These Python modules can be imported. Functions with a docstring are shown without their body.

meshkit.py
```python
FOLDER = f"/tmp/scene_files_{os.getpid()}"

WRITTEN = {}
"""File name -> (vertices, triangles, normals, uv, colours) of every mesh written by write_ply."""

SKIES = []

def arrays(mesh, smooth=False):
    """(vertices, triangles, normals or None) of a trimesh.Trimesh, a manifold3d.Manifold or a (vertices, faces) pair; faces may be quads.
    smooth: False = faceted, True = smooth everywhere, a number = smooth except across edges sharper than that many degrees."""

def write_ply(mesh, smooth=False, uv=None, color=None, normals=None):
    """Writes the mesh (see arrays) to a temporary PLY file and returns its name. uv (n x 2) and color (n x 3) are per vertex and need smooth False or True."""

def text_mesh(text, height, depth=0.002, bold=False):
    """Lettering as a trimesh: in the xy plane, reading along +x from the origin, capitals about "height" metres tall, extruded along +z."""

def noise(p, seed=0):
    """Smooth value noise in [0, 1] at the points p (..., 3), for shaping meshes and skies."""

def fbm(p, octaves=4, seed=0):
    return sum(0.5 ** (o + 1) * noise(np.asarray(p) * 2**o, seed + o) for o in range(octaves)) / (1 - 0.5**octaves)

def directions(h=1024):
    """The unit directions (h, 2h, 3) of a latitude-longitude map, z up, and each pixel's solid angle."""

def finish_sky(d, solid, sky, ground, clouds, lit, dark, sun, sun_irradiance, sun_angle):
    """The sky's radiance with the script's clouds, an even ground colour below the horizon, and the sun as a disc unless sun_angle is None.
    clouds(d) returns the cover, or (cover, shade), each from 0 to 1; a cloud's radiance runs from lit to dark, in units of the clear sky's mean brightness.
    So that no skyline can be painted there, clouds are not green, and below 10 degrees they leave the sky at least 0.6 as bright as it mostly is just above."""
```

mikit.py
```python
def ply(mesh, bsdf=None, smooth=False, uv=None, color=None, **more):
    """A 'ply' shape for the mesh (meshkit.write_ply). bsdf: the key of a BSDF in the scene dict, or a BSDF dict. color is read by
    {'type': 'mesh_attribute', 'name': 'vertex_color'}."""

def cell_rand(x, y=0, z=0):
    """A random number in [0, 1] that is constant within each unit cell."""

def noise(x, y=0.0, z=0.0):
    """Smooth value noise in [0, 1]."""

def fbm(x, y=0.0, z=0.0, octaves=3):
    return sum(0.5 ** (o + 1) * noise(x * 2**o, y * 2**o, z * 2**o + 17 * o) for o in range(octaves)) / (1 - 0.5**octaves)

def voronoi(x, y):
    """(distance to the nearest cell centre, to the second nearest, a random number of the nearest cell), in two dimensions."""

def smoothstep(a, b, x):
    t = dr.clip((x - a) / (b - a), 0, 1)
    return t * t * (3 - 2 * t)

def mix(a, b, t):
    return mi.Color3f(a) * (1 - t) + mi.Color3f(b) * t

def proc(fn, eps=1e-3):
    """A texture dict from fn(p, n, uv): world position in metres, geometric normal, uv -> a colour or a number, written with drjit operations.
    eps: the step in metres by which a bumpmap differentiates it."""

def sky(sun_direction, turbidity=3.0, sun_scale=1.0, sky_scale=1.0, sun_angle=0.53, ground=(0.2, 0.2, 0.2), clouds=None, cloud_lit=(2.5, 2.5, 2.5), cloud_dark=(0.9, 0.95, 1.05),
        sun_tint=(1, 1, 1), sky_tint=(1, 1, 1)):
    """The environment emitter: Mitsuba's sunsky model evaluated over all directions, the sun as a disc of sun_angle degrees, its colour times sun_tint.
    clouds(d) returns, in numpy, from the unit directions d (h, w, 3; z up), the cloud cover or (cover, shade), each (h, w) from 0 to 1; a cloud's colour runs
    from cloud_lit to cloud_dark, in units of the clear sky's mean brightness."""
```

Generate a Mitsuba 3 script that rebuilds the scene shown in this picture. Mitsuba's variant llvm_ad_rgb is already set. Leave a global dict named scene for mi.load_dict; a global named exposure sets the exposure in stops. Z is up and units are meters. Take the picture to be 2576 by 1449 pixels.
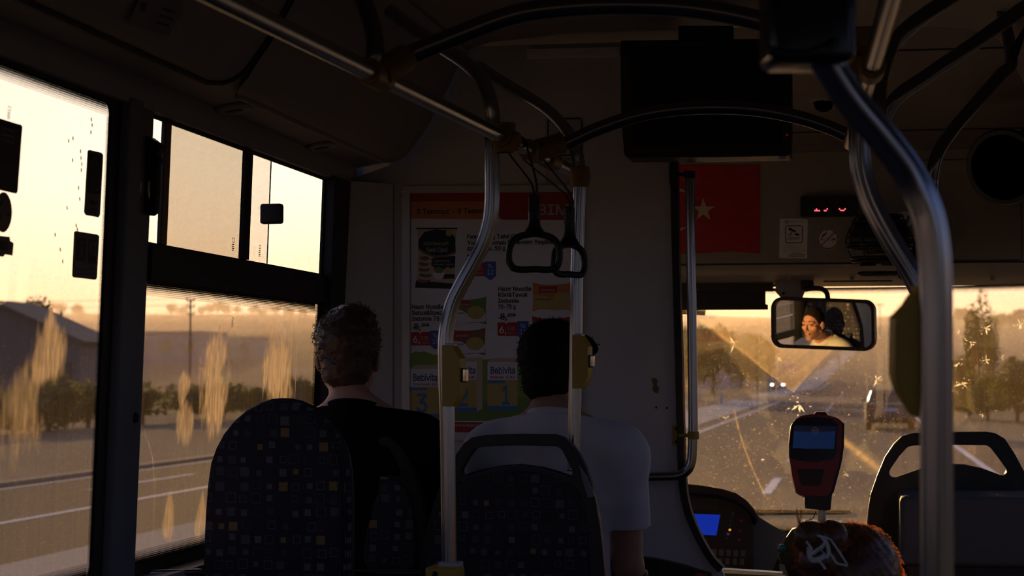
import math, random
import numpy as np, trimesh, mitsuba as mi, drjit as dr, mikit, meshkit, manifold3d as m3
from shapely import geometry as sg, affinity as sa
from mikit import noise, fbm, voronoi, cell_rand, smoothstep, mix

scene, labels = {}, {}
T = mi.ScalarTransform4f

# ------------------------------------------------------------------ camera, sky, exposure
exposure = 1.5
C = np.array([0, 0, 1.45])                      # eye; bus floor is z = 0, +y is the way the bus drives
F, YAW, PIT = 5000.0, math.atan(862 / 5000), math.atan(214 / 5000)
fw = np.array([-math.sin(YAW) * math.cos(PIT), math.cos(YAW) * math.cos(PIT), math.sin(PIT)])
rt = np.array([math.cos(YAW), math.sin(YAW), 0.0])
upv = np.cross(rt, fw)
scene['camera'] = {'type': 'thinlens', 'fov_axis': 'x', 'fov': math.degrees(2 * math.atan(1288 / F)), 'aperture_radius': 0.005,
                   'focus_distance': 5.7, 'near_clip': 0.05, 'far_clip': 20000.0,
                   'to_world': T().look_at(list(C), list(C + fw), [0, 0, 1])}
SUN_AZ, SUN_EL = math.radians(-13), math.radians(5.0)
sun = np.array([math.sin(SUN_AZ) * math.cos(SUN_EL), math.cos(SUN_AZ) * math.cos(SUN_EL), math.sin(SUN_EL)])
def thin_cloud(d):
    'thin high haze, thickest round the low sun and thinning out over the whole sky'
    ang = np.degrees(np.arccos(np.clip(d @ sun, -1, 1))); el = np.degrees(np.arcsin(np.clip(d[..., 2], -1, 1)))
    t = np.clip((el + 1.0) / 7.0, 0, 1); t = t * t * (3 - 2 * t)
    return t * (0.70 * np.exp(-(ang / 9.0) ** 2) + 0.30 * np.exp(-(ang / 40.0) ** 2)) * (0.9 + 0.2 * meshkit.fbm(d * np.array([5, 5, 14]), 3, 3))
scene['sky'] = mikit.sky(sun, turbidity=3.6, sun_scale=5.2, sky_scale=1.0, sun_angle=1.0, ground=(0.2, 0.17, 0.13), sky_tint=(1.0, 1.20, 2.8), sun_tint=(1.0, 1.28, 3.2),
                         clouds=thin_cloud, cloud_lit=(15.0, 13.6, 11.0), cloud_dark=(11.0, 10.0, 8.0))

# ------------------------------------------------------------------ helpers
def ray(u, v):
    return fw + (u - 1288) / F * rt - (v - 724.5) / F * upv
def W(u, v, z):
    'the world point at depth z on the sight line of photo position (u, v)'
    return C + ray(u, v) * z
def on_x(u, v, x):
    d = ray(u, v); return C + d * ((x - C[0]) / d[0])
def on_y(u, v, y):
    d = ray(u, v); return C + d * ((y - C[1]) / d[1])
def on_z(u, v, z):
    d = ray(u, v); return C + d * ((z - C[2]) / d[2])
def proj(p):
    q = np.asarray(p, float) - C
    z = q @ fw
    return 1288 + F * (q @ rt) / z, 724.5 - F * (q @ upv) / z, z

def mat(name, color, rough=0.6, metallic=0.0, two=True, **kw):
    b = {'type': 'principled', 'base_color': {'type': 'rgb', 'value': list(color)} if not isinstance(color, dict) else color, 'roughness': rough, 'metallic': metallic, **kw}
    scene[name] = {'type': 'twosided', 'bsdf': b} if two else b
    return name

_taken = {}
def key_of(key):
    if key not in scene and key not in _taken:
        _taken[key] = 0
        return key
    _taken[key] = _taken.get(key, 0)
    while True:
        _taken[key] += 1
        k = '%s_%03d' % (key, _taken[key])
        if k not in scene and k not in _taken:
            _taken[k] = 0
            return k
def tag(key, label=None, cat=None, group=None, kind=None):
    d = labels.setdefault(key, {})
    for a, b in (('label', label), ('category', cat), ('group', group), ('kind', kind)):
        if b: d[a] = b
    return key
def thing(name, label, cat, group=None):
    return tag(key_of(name), label, cat, group)
def obj(name, mesh, bsdf, parent=None, smooth=30, label=None, cat=None, group=None, kind=None, uv=None, M=None, **more):
    key = key_of(parent + '__' + name if parent else name)
    if isinstance(mesh, dict):
        d = dict(mesh)
    else:
        d = mikit.ply(mesh, bsdf, smooth=smooth, uv=uv, **more)
    if M is not None: d['to_world'] = T(np.asarray(M, float).tolist() if not isinstance(M, T) else M.matrix)
    scene[key] = d
    if label or cat or group or kind: tag(key, label, cat, group, kind)
    return key
def struct(name, mesh, bsdf, smooth=30, parent=None, uv=None, label=None):
    return obj(name, mesh, bsdf, parent, smooth, kind=None if parent else 'structure', uv=uv, label=label)

cat = trimesh.util.concatenate
def tm(man):
    m = man.to_mesh()
    return trimesh.Trimesh(m.vert_properties[:, :3], m.tri_verts, process=False)
def man(t):
    return m3.Manifold(m3.Mesh(np.asarray(t.vertices, np.float32), np.asarray(t.faces, np.uint32)))
def box(x0, x1, y0, y1, z0, z1):
    return trimesh.creation.box(bounds=[[min(x0, x1), min(y0, y1), min(z0, z1)], [max(x0, x1), max(y0, y1), max(z0, z1)]])
def rbox(x0, x1, y0, y1, z0, z1, r=0.01, seg=8):
    'box with rounded edges'
    s = tm(m3.Manifold.sphere(r, seg)).vertices
    c = np.array([[x, y, z] for x in (x0 + r, x1 - r) for y in (y0 + r, y1 - r) for z in (z0 + r, z1 - r)])
    return tm(m3.Manifold.hull_points((c[:, None] + s[None]).reshape(-1, 3)))
def frame(o, ex, ey=None, n=None):
    ex = np.asarray(ex, float); ex = ex / np.linalg.norm(ex)
    if n is None: n = np.cross(ex, ey)
    n = np.asarray(n, float); n = n / np.linalg.norm(n)
    ey = np.cross(n, ex); ey /= np.linalg.norm(ey); ex = np.cross(ey, n)
    m = np.eye(4); m[:3, 0], m[:3, 1], m[:3, 2], m[:3, 3] = ex, ey, n, o
    return m
def xf(mesh, m):
    g = mesh.copy(); g.apply_transform(m); return g
def prism(poly, h, m=None):
    'a polygon in the local xy plane, extruded along local +z by h'
    poly = sg.Polygon(poly) if not hasattr(poly, 'geom_type') else poly
    poly = poly.buffer(0)
    g = cat([trimesh.creation.extrude_polygon(p, h, engine='earcut') for p in getattr(poly, 'geoms', [poly])])
    return g if m is None else xf(g, m)
def soft_prism(poly, h, r, m=None, n=3):
    'a prism whose both rims are rounded with radius r'
    poly = sg.Polygon(poly) if not hasattr(poly, 'geom_type') else poly
    parts = []
    rings, zs = [], []
    for i in range(n + 1):
        a = math.pi / 2 * i / n
        rings.append(r * (1 - math.sin(a))); zs.append(r * (1 - math.cos(a)))
    man_ = None
    lv = [(rings[i], zs[i]) for i in range(n + 1)] 
    steps = []
    for i in range(n):
        steps.append((lv[i][1], lv[i + 1][1], lv[i + 1][0]))
        steps.append((h - lv[i + 1][1], h - lv[i][1], lv[i + 1][0]))
    steps.append((r, h - r, 0.0))
    out = []
    for z0, z1, inset in steps:
        p = poly.buffer(-inset, join_style='round') if inset > 0 else poly
        if p.is_empty or z1 - z0 < 1e-6: continue
        for q in getattr(p, 'geoms', [p]):
            g = trimesh.creation.extrude_polygon(q, z1 - z0, engine='earcut'); g.apply_translation([0, 0, z0]); out.append(g)
    g = cat(out)
    return g if m is None else xf(g, m)
def rrect(x0, y0, x1, y1, r, q=6):
    return sg.box(min(x0, x1) + r, min(y0, y1) + r, max(x0, x1) - r, max(y0, y1) - r).buffer(r, quad_segs=q)
def spline(pts, n=12):
    'Catmull-Rom through the points'
    p = np.asarray(pts, float)
    p = np.vstack([2 * p[0] - p[1], p, 2 * p[-1] - p[-2]])
    out = []
    for i in range(1, len(p) - 2):
        t = np.linspace(0, 1, n, endpoint=False)[:, None]
        a, b, c, d = p[i - 1], p[i], p[i + 1], p[i + 2]
        out.append(0.5 * (2 * b + (c - a) * t + (2 * a - 5 * b + 4 * c - d) * t ** 2 + (3 * b - a - 3 * c + d) * t ** 3))
    return np.vstack(out + [p[-2][None]])
def bend(pts, r, n=7):
    'polyline with its corners rounded by radius r'
    p = [np.asarray(q, float) for q in pts]
    out = [p[0]]
    for a, b, c in zip(p, p[1:], p[2:]):
        d0, d1 = a - b, c - b
        l0, l1 = np.linalg.norm(d0), np.linalg.norm(d1)
        k = min(r, l0 * 0.49, l1 * 0.49)
        s, e = b + d0 / l0 * k, b + d1 / l1 * k
        for t in np.linspace(0, 1, n):
            out.append((1 - t) ** 2 * s + 2 * t * (1 - t) * b + t * t * e)
    return np.array(out + [p[-1]])
def sweep(path, prof, caps=True, closed=False, scale=None):
    'profile points (n, 2) carried along the path with a minimally turning frame'
    path = np.asarray(path, float); prof = np.asarray(prof, float)
    n, k = len(path), len(prof)
    if closed: tan = np.roll(path, -1, 0) - np.roll(path, 1, 0)
    else: tan = np.gradient(path, axis=0)
    tan /= np.linalg.norm(tan, axis=1, keepdims=True)
    a = np.cross(tan[0], [0.13, 0.2, 0.97] if abs(tan[0][2]) < 0.9 else [0, 1, 0.05]); a /= np.linalg.norm(a)
    V = []
    for i in range(n):
        a = a - tan[i] * (a @ tan[i]); a /= np.linalg.norm(a)
        b = np.cross(tan[i], a)
        s = 1 if scale is None else scale[i]
        V.append(path[i] + s * (prof[:, :1] * a + prof[:, 1:] * b))
    V = np.vstack(V)
    f = []
    m = n if closed else n - 1
    i, j = np.meshgrid(np.arange(m), np.arange(k), indexing='ij')
    i, j = i.ravel(), j.ravel(); i2, j2 = (i + 1) % n, (j + 1) % k
    f = np.vstack([np.stack([i * k + j, i * k + j2, i2 * k + j2], 1), np.stack([i * k + j, i2 * k + j2, i2 * k + j], 1)])
    if caps and not closed:
        V = np.vstack([V, path[:1], path[-1:]])
        q = np.arange(k); q2 = (q + 1) % k
        f = np.vstack([f, np.stack([q2, q, q * 0 + n * k], 1), np.stack([(n - 1) * k + q, (n - 1) * k + q2, q * 0 + n * k + 1], 1)])
    return trimesh.Trimesh(V, f, process=False)
def circ(r, n=16):
    a = np.arange(n) / n * 2 * math.pi
    return np.stack([r * np.cos(a), r * np.sin(a)], 1)
def flute(r, n=64, ribs=12, d=0.03):
    a = np.arange(n) / n * 2 * math.pi
    q = r * (1 - d * (0.5 + 0.5 * np.sign(np.sin(a * ribs)) * np.abs(np.sin(a * ribs)) ** 0.4))
    return np.stack([q * np.cos(a), q * np.sin(a)], 1)
def tube(path, r, n=16, **k):
    return sweep(path, circ(r, n), **k)
def lathe(prof, n=32, m=None):
    'profile (r, z) turned about local z'
    g = trimesh.creation.revolve(np.asarray(prof, float), sections=n)
    return g if m is None else xf(g, m)
def cyl(a, b, r, n=16):
    return tube(np.array([a, b], float), r, n)
def ball(c, r, s=2):
    g = trimesh.creation.icosphere(s); g.apply_scale(r); g.apply_translation(c); return g

class Flat:
    'a plane with local axes; loc() gives where a sight line meets it, in local metres'
    def __init__(self, o, ex, n):
        self.m = frame(o, ex, n=n); self.o, self.ex, self.ey, self.n = self.m[:3, 3], self.m[:3, 0], self.m[:3, 1], self.m[:3, 2]
    def at(self, u, v):
        d = ray(u, v)
        return C + d * (((self.o - C) @ self.n) / (d @ self.n))
    def loc(self, u, v):
        q = self.at(u, v) - self.o
        return np.array([q @ self.ex, q @ self.ey])
    def size(self, u, v):
        return ((self.at(u, v) - C) @ fw) / F           # metres per photo pixel there
    def lift(self, h):
        m = self.m.copy(); m[:3, 3] = self.o + self.n * h; return m
    def poly(self, pts, h0, h, soft=0):
        p = [self.loc(*q) for q in pts]
        return soft_prism(p, h, soft, self.lift(h0)) if soft else prism(p, h, self.lift(h0))
    def rect(self, u0, v0, u1, v1, h0, h, r=0):
        a, b = self.loc(u0, v0), self.loc(u1, v1)
        return prism(rrect(a[0], a[1], b[0], b[1], r) if r else sg.box(min(a[0], b[0]), min(a[1], b[1]), max(a[0], b[0]), max(a[1], b[1])), h, self.lift(h0))
    def text(self, s, u, v, hpx, h0, bold=False, depth=0.0006, wpx=None, slant=0.0):
        'lettering whose baseline starts at (u, v), capitals hpx photo pixels tall, fitted to wpx pixels wide'
        k = self.size(u, v)
        g = meshkit.text_mesh(s, hpx * k, depth, bold)
        if wpx: g.apply_scale([wpx * k / max(g.bounds[1][0] - g.bounds[0][0], 1e-6), 1, 1])
        if slant: 
            g.vertices[:, 0] += slant * g.vertices[:, 1]
        a = self.loc(u, v)
        g.apply_translation([a[0] - g.bounds[0][0], a[1], 0])
        return xf(g, self.lift(h0))

def strips(rows):
    'rows (r, c, 3) of points to a surface'
    rows = np.asarray(rows, float); r, c = rows.shape[:2]
    i, j = np.meshgrid(np.arange(r - 1), np.arange(c - 1), indexing='ij'); i, j = i.ravel(), j.ravel()
    a = i * c + j
    f = np.vstack([np.stack([a, a + 1, a + c + 1], 1), np.stack([a, a + c + 1, a + c], 1)])
    return trimesh.Trimesh(rows.reshape(-1, 3), f, process=False)

# signed distance modelling for bodies: primitives joined with a smooth minimum, meshed with surface nets
class Body:
    def __init__(self, h, k=0.03):
        self.h, self.k, self.p, self.cut, self.dig, self.noise = h, k, [], [], [], None
    def cone(self, a, b, ra, rb=None, k=None):
        self.p.append(('c', np.asarray(a, float), np.asarray(b, float), ra, ra if rb is None else rb, k)); return self
    def chain(self, pts, rad, k=None):
        for i in range(len(pts) - 1): self.cone(pts[i], pts[i + 1], rad[i], rad[i + 1], k)
        return self
    def ell(self, c, r, R=None, k=None):
        self.p.append(('e', np.asarray(c, float), np.asarray(r, float), np.eye(3) if R is None else R, 0, k)); return self
    def dent(self, c, r, k=0.01):
        self.dig.append((np.asarray(c, float), np.asarray(r, float), k)); return self
    def plane(self, o, n):
        self.cut.append((np.asarray(o, float), np.asarray(n, float) / np.linalg.norm(n))); return self
    def bounds(self, q):
        if q[0] == 'c':
            a, b, r = q[1], q[2], max(q[3], q[4]); return np.minimum(a, b) - r, np.maximum(a, b) + r
        r = np.abs(q[3]) @ q[2]; return q[1] - r, q[1] + r
    def mesh(self, M=None):
        lo = np.min([self.bounds(q)[0] for q in self.p], 0) - 3 * self.h - 0.01; hi = np.max([self.bounds(q)[1] for q in self.p], 0) + 3 * self.h + 0.01
        n = np.ceil((hi - lo) / self.h).astype(int) + 1
        ax = [(lo[i] + self.h * np.arange(n[i])).astype(np.float32) for i in range(3)]
        d = np.full(n, 0.5, np.float32)
        for q in self.p:
            k = self.k if q[5] is None else q[5]
            q = tuple(x.astype(np.float32) if isinstance(x, np.ndarray) else x for x in q)
            a, b = self.bounds(q); m = k + 3 * self.h + 0.02
            i0 = np.maximum(np.floor((a - m - lo) / self.h).astype(int), 0); i1 = np.minimum(np.ceil((b + m - lo) / self.h).astype(int) + 1, n)
            s = tuple(slice(i0[i], i1[i]) for i in range(3))
            P = np.stack(np.meshgrid(*[ax[i][s[i]] for i in range(3)], indexing='ij'), -1)
            if q[0] == 'c':
                ab = q[2] - q[1]; L = ab @ ab + 1e-12
                t = np.clip(((P - q[1]) @ ab) / L, 0, 1)
                e = np.linalg.norm(P - q[1] - t[..., None] * ab, axis=-1) - (q[3] + (q[4] - q[3]) * t)
            else:
                X = (P - q[1]) @ q[3]
                k0 = np.linalg.norm(X / q[2], axis=-1); k1 = np.linalg.norm(X / q[2] ** 2, axis=-1)
                e = k0 * (k0 - 1) / np.maximum(k1, 1e-6)
            o = d[s]
            hh = np.clip(0.5 + 0.5 * (o - e) / k, 0, 1)
            d[s] = o * (1 - hh) + e * hh - k * hh * (1 - hh)
        near = np.abs(d) < 0.12 if self.cut or self.dig or self.noise else None
        full, d_ = d, None
        if near is not None:
            I = np.nonzero(near); P = np.stack([ax[i][I[i]] for i in range(3)], -1).astype(float); d = full[I].astype(float)
        for c, r, k in self.dig:
            X = (P - c) / r; k0 = np.linalg.norm(X, axis=-1); k1 = np.linalg.norm(X / r, axis=-1)
            e = -(k0 * (k0 - 1) / np.maximum(k1, 1e-6))
            hh = np.clip(0.5 - 0.5 * (d - e) / k, 0, 1)
            d = d * (1 - hh) + e * hh + k * hh * (1 - hh)
        if self.noise: d = d + self.noise(P)
        for o, nn in self.cut: d = np.maximum(d, (P - o) @ nn)
        if near is not None:
            full[I] = d
            deep = np.nonzero(full <= -0.12)
            if self.cut and len(deep[0]):
                P = np.stack([ax[i][deep[i]] for i in range(3)], -1).astype(float); e = full[deep]
                for o, nn in self.cut: e = np.maximum(e, (P - o) @ nn)
                full[deep] = e
        g = nets(full, lo, self.h)
        return g if M is None else xf(g, M)
def nets(d, lo, h, smooth_n=5):
    ins = d < 0
    n = np.array(d.shape) - 1
    cor = [(a, b, c) for a in (0, 1) for b in (0, 1) for c in (0, 1)]
    cnt = sum(ins[a:a + n[0], b:b + n[1], c:c + n[2]].astype(np.int8) for a, b, c in cor)
    I = np.argwhere((cnt > 0) & (cnt < 8))
    vid = np.full(n, -1); vid[tuple(I.T)] = np.arange(len(I))
    acc, w = np.zeros((len(I), 3)), np.zeros(len(I))
    val = {c: d[I[:, 0] + c[0], I[:, 1] + c[1], I[:, 2] + c[2]] for c in cor}
    for a in cor:
        for ax in range(3):
            if a[ax]: continue
            b = tuple(1 if i == ax else a[i] for i in range(3))
            x, y = val[a], val[b]; ok = (x < 0) != (y < 0)
            t = np.where(ok, x / np.where(ok, x - y, 1), 0)
            p = np.tile(np.array(a, float), (len(I), 1)); p[:, ax] += t
            acc += p * ok[:, None]; w += ok
    V = lo + h * (I + acc / np.maximum(w, 1)[:, None])
    fs = []
    for ax in range(3):
        o1, o2 = (ax + 1) % 3, (ax + 2) % 3
        A = ins; B = np.roll(ins, -1, ax)
        E = np.argwhere(A != B)
        E = E[(E[:, ax] < n[ax]) & (E[:, o1] > 0) & (E[:, o2] > 0) & (E[:, o1] < n[o1]) & (E[:, o2] < n[o2])]
        def cell(x, y):
            q = E.copy(); q[:, o1] -= x; q[:, o2] -= y; return vid[tuple(q.T)]
        q = np.stack([cell(1, 1), cell(0, 1), cell(0, 0), cell(1, 0)], 1)
        flip = ~A[tuple(E.T)]
        q[flip] = q[flip][:, ::-1]
        fs.append(q[(q >= 0).all(1)])
    q = np.vstack(fs)
    g = trimesh.Trimesh(V, np.vstack([q[:, [0, 1, 2]], q[:, [0, 2, 3]]]), process=False)
    from scipy import sparse
    e = np.vstack([q[:, [0, 1]], q[:, [1, 2]], q[:, [2, 3]], q[:, [3, 0]]]); e = np.vstack([e, e[:, ::-1]])
    A = sparse.coo_matrix((np.ones(len(e)), (e[:, 0], e[:, 1])), shape=(len(V), len(V))).tocsr(); A.data[:] = 1
    A = sparse.diags(1 / np.maximum(np.asarray(A.sum(1)).ravel(), 1)) @ A
    for _ in range(smooth_n):
        V = V + 0.5 * (A @ V - V); V = V - 0.52 * (A @ V - V)
    g.vertices = V
    return g
def rotz(a):
    c, s = math.cos(a), math.sin(a); return np.array([[c, -s, 0], [s, c, 0], [0, 0, 1.0]])
def roty(a):
    c, s = math.cos(a), math.sin(a); return np.array([[c, 0, s], [0, 1, 0], [-s, 0, c]])
def rotx(a):
    c, s = math.cos(a), math.sin(a); return np.array([[1, 0, 0], [0, c, -s], [0, s, c]])

# ------------------------------------------------------------------ materials
mat('wall_plastic', (0.33, 0.31, 0.28), 0.5)
mat('side_lining', (0.09, 0.10, 0.12), 0.7)
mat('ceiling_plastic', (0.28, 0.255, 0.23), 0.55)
mat('partition_plastic', (0.54, 0.55, 0.53), 0.45)
mat('pillar_grey', (0.16, 0.18, 0.19), 0.5)
mat('rubber', (0.018, 0.015, 0.013), 0.55)
mat('black_plastic', (0.014, 0.014, 0.015), 0.42)
mat('black_gloss', (0.01, 0.01, 0.012), 0.15)
mat('dark_floor', (0.07, 0.07, 0.075), 0.6)
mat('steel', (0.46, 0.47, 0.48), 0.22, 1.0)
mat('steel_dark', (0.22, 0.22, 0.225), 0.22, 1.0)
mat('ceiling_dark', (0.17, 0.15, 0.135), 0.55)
mat('chrome', (0.75, 0.74, 0.72), 0.1, 1.0)
mat('silver_frame', (0.50, 0.52, 0.52), 0.42, 0.35)
mat('yellow', (0.40, 0.27, 0.02), 0.4)
mat('amber', (0.22, 0.125, 0.02), 0.45)
mat('white_print', (0.70, 0.72, 0.72), 0.55)
mat('black_print', (0.02, 0.02, 0.025), 0.6)
mat('red_print', (0.40, 0.018, 0.026), 0.5)
mat('red_dull', (0.36, 0.03, 0.025), 0.5)
mat('orange_print', (0.55, 0.21, 0.06), 0.5)
mat('blue_print', (0.05, 0.10, 0.42), 0.5)
mat('navy_print', (0.03, 0.06, 0.20), 0.5)
mat('sky_print', (0.06, 0.22, 0.46), 0.5)
mat('green_print', (0.20, 0.33, 0.06), 0.5)
mat('grass_print', (0.14, 0.25, 0.05), 0.5)
mat('yellow_print', (0.48, 0.39, 0.11), 0.5)
mat('cream_print', (0.55, 0.46, 0.31), 0.5)
mat('brown_print', (0.22, 0.12, 0.05), 0.5)
mat('grey_print', (0.42, 0.42, 0.42), 0.5)
mat('dark_sticker', (0.035, 0.032, 0.03), 0.5)
mat('grey_sticker', (0.16, 0.14, 0.125), 0.5)
mat('skin', (0.52, 0.30, 0.20), 0.5)
mat('skin_dark', (0.42, 0.23, 0.15), 0.5)
mat('hair_dark', (0.012, 0.008, 0.006), 0.75, specular=0.2)
mat('hair_brown', (0.07, 0.038, 0.02), 0.45)
mat('hair_auburn', (0.10, 0.038, 0.013), 0.36)
mat('eye_white', (0.20, 0.15, 0.13), 0.4)
mat('shirt_black', (0.007, 0.007, 0.009), 0.9, specular=0.1)
mat('trousers', (0.03, 0.035, 0.05), 0.8)
mat('pearl', (0.72, 0.72, 0.70), 0.2)
mat('clip_white', (0.55, 0.55, 0.53), 0.35)
mat('teal', (0.02, 0.25, 0.32), 0.35)
mat('validator_red', (0.16, 0.018, 0.016), 0.25)
mat('asphalt', (0.16, 0.145, 0.13), 0.7)
mat('road_paint', (0.75, 0.72, 0.66), 0.6)
mat('car_dark', (0.05, 0.05, 0.055), 0.3)
mat('car_pale', (0.35, 0.35, 0.36), 0.35)
mat('tyre', (0.02, 0.02, 0.02), 0.8)
mat('car_glass', (0.10, 0.10, 0.09), 0.08)
mat('bark', (0.10, 0.07, 0.05), 0.8)
mat('pale_wall', (0.30, 0.36, 0.42), 0.7)
mat('shed_wall', (0.20, 0.17, 0.15), 0.7)
mat('shed_roof', (0.20, 0.13, 0.09), 0.7)
mat('concrete', (0.52, 0.44, 0.31), 0.9)
scene['mirror_glass'] = {'type': 'conductor', 'material': 'none', 'specular_reflectance': {'type': 'rgb', 'value': [0.86, 0.86, 0.85]}}
scene['leaf'] = {'type': 'principledthin', 'base_color': {'type': 'rgb', 'value': [0.12, 0.13, 0.05]}, 'roughness': 0.6, 'diff_trans': 0.9}
scene['leaf_dark'] = {'type': 'principledthin', 'base_color': {'type': 'rgb', 'value': [0.07, 0.085, 0.035]}, 'roughness': 0.6, 'diff_trans': 0.8}

def fabric(p, n, uv):
    'woven seat cloth: rows of small filled or outlined squares, a few of them orange'
    c = 0.0315
    row = dr.floor(p.z / c)
    x = p.x / c + 0.37 * cell_rand(row, 5, 2)
    cx = dr.floor(x)
    fx, fz = x - cx - 0.5 - 0.2 * (cell_rand(cx, row, 7) - 0.5), p.z / c - row - 0.5 - 0.2 * (cell_rand(cx, row, 8) - 0.5)
    kind, size = cell_rand(cx, row, 1), 0.19 + 0.16 * cell_rand(cx, row, 3)
    d = dr.maximum(dr.abs(fx), dr.abs(fz))
    fill = dr.select(d < size, 1.0, 0.0)
    line = dr.select((d < size + 0.045) & (d > size - 0.02), 0.8, 0.0)
    lit = 0.35 + 0.65 * cell_rand(cx, row, 4)
    weave = 0.8 + 0.4 * noise(p.x * 900, p.z * 900, p.y * 300)
    base = mi.Color3f(0.026, 0.022, 0.030)
    sq = dr.select(kind < 0.05, mi.Color3f(0.24, 0.155, 0.06), mi.Color3f(0.125, 0.13, 0.14) * lit)
    on = dr.select(kind < 0.5, fill, dr.select(kind < 0.85, line, 0.0))
    return (base * (1 - on) + sq * on) * weave
mat('seat_fabric', mikit.proc(fabric), 0.85)

def knit(p, n, uv):
    w = 0.9 + 0.16 * dr.sin(p.x * 1500 + p.y * 400) * dr.sin(p.z * 1500)
    return mi.Color3f(0.60, 0.61, 0.64) * w
mat('shirt_white', mikit.proc(knit), 0.85)
mat('shirt_cream', (0.56, 0.53, 0.40), 0.8)

# glass with the dust that lies on it: w is how much of the pane the dust covers
def pane(name, dust, tint=(1, 1, 1), color=(0.92, 0.70, 0.34), trans=2.0):
    scene[name] = {'type': 'blendbsdf', 'weight': mikit.proc(dust),
                   'a_glass': {'type': 'thindielectric', 'specular_transmittance': {'type': 'rgb', 'value': list(tint)}},
                   'b_dust': {'type': 'principledthin', 'base_color': {'type': 'rgb', 'value': list(color)}, 'roughness': 0.9, 'diff_trans': trans}}
    return name
def smear(y, z, y0, z0, wy, wz, s):
    'a hand-wiped patch of dirt about (y0, z0), ragged at its edge and streaked inside'
    yy = y + 0.03 * (noise(y * 18, z * 14, s) - 0.5); zz = z + 0.05 * (noise(y * 20, z * 9, s + 5) - 0.5)
    a, b = (yy - y0) / wy, (zz - z0) / wz
    e = dr.exp(-(a * a + b * b))
    n1, n2 = fbm(y * 34 + s, z * 16 + s, s, 3), fbm(y * 110, z * 26, s + 2, 3)
    return smoothstep(0.30, 0.62, e * (0.35 + 1.1 * n1)) * (0.30 + 0.95 * n2 * n2 + 0.25 * e)
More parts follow.
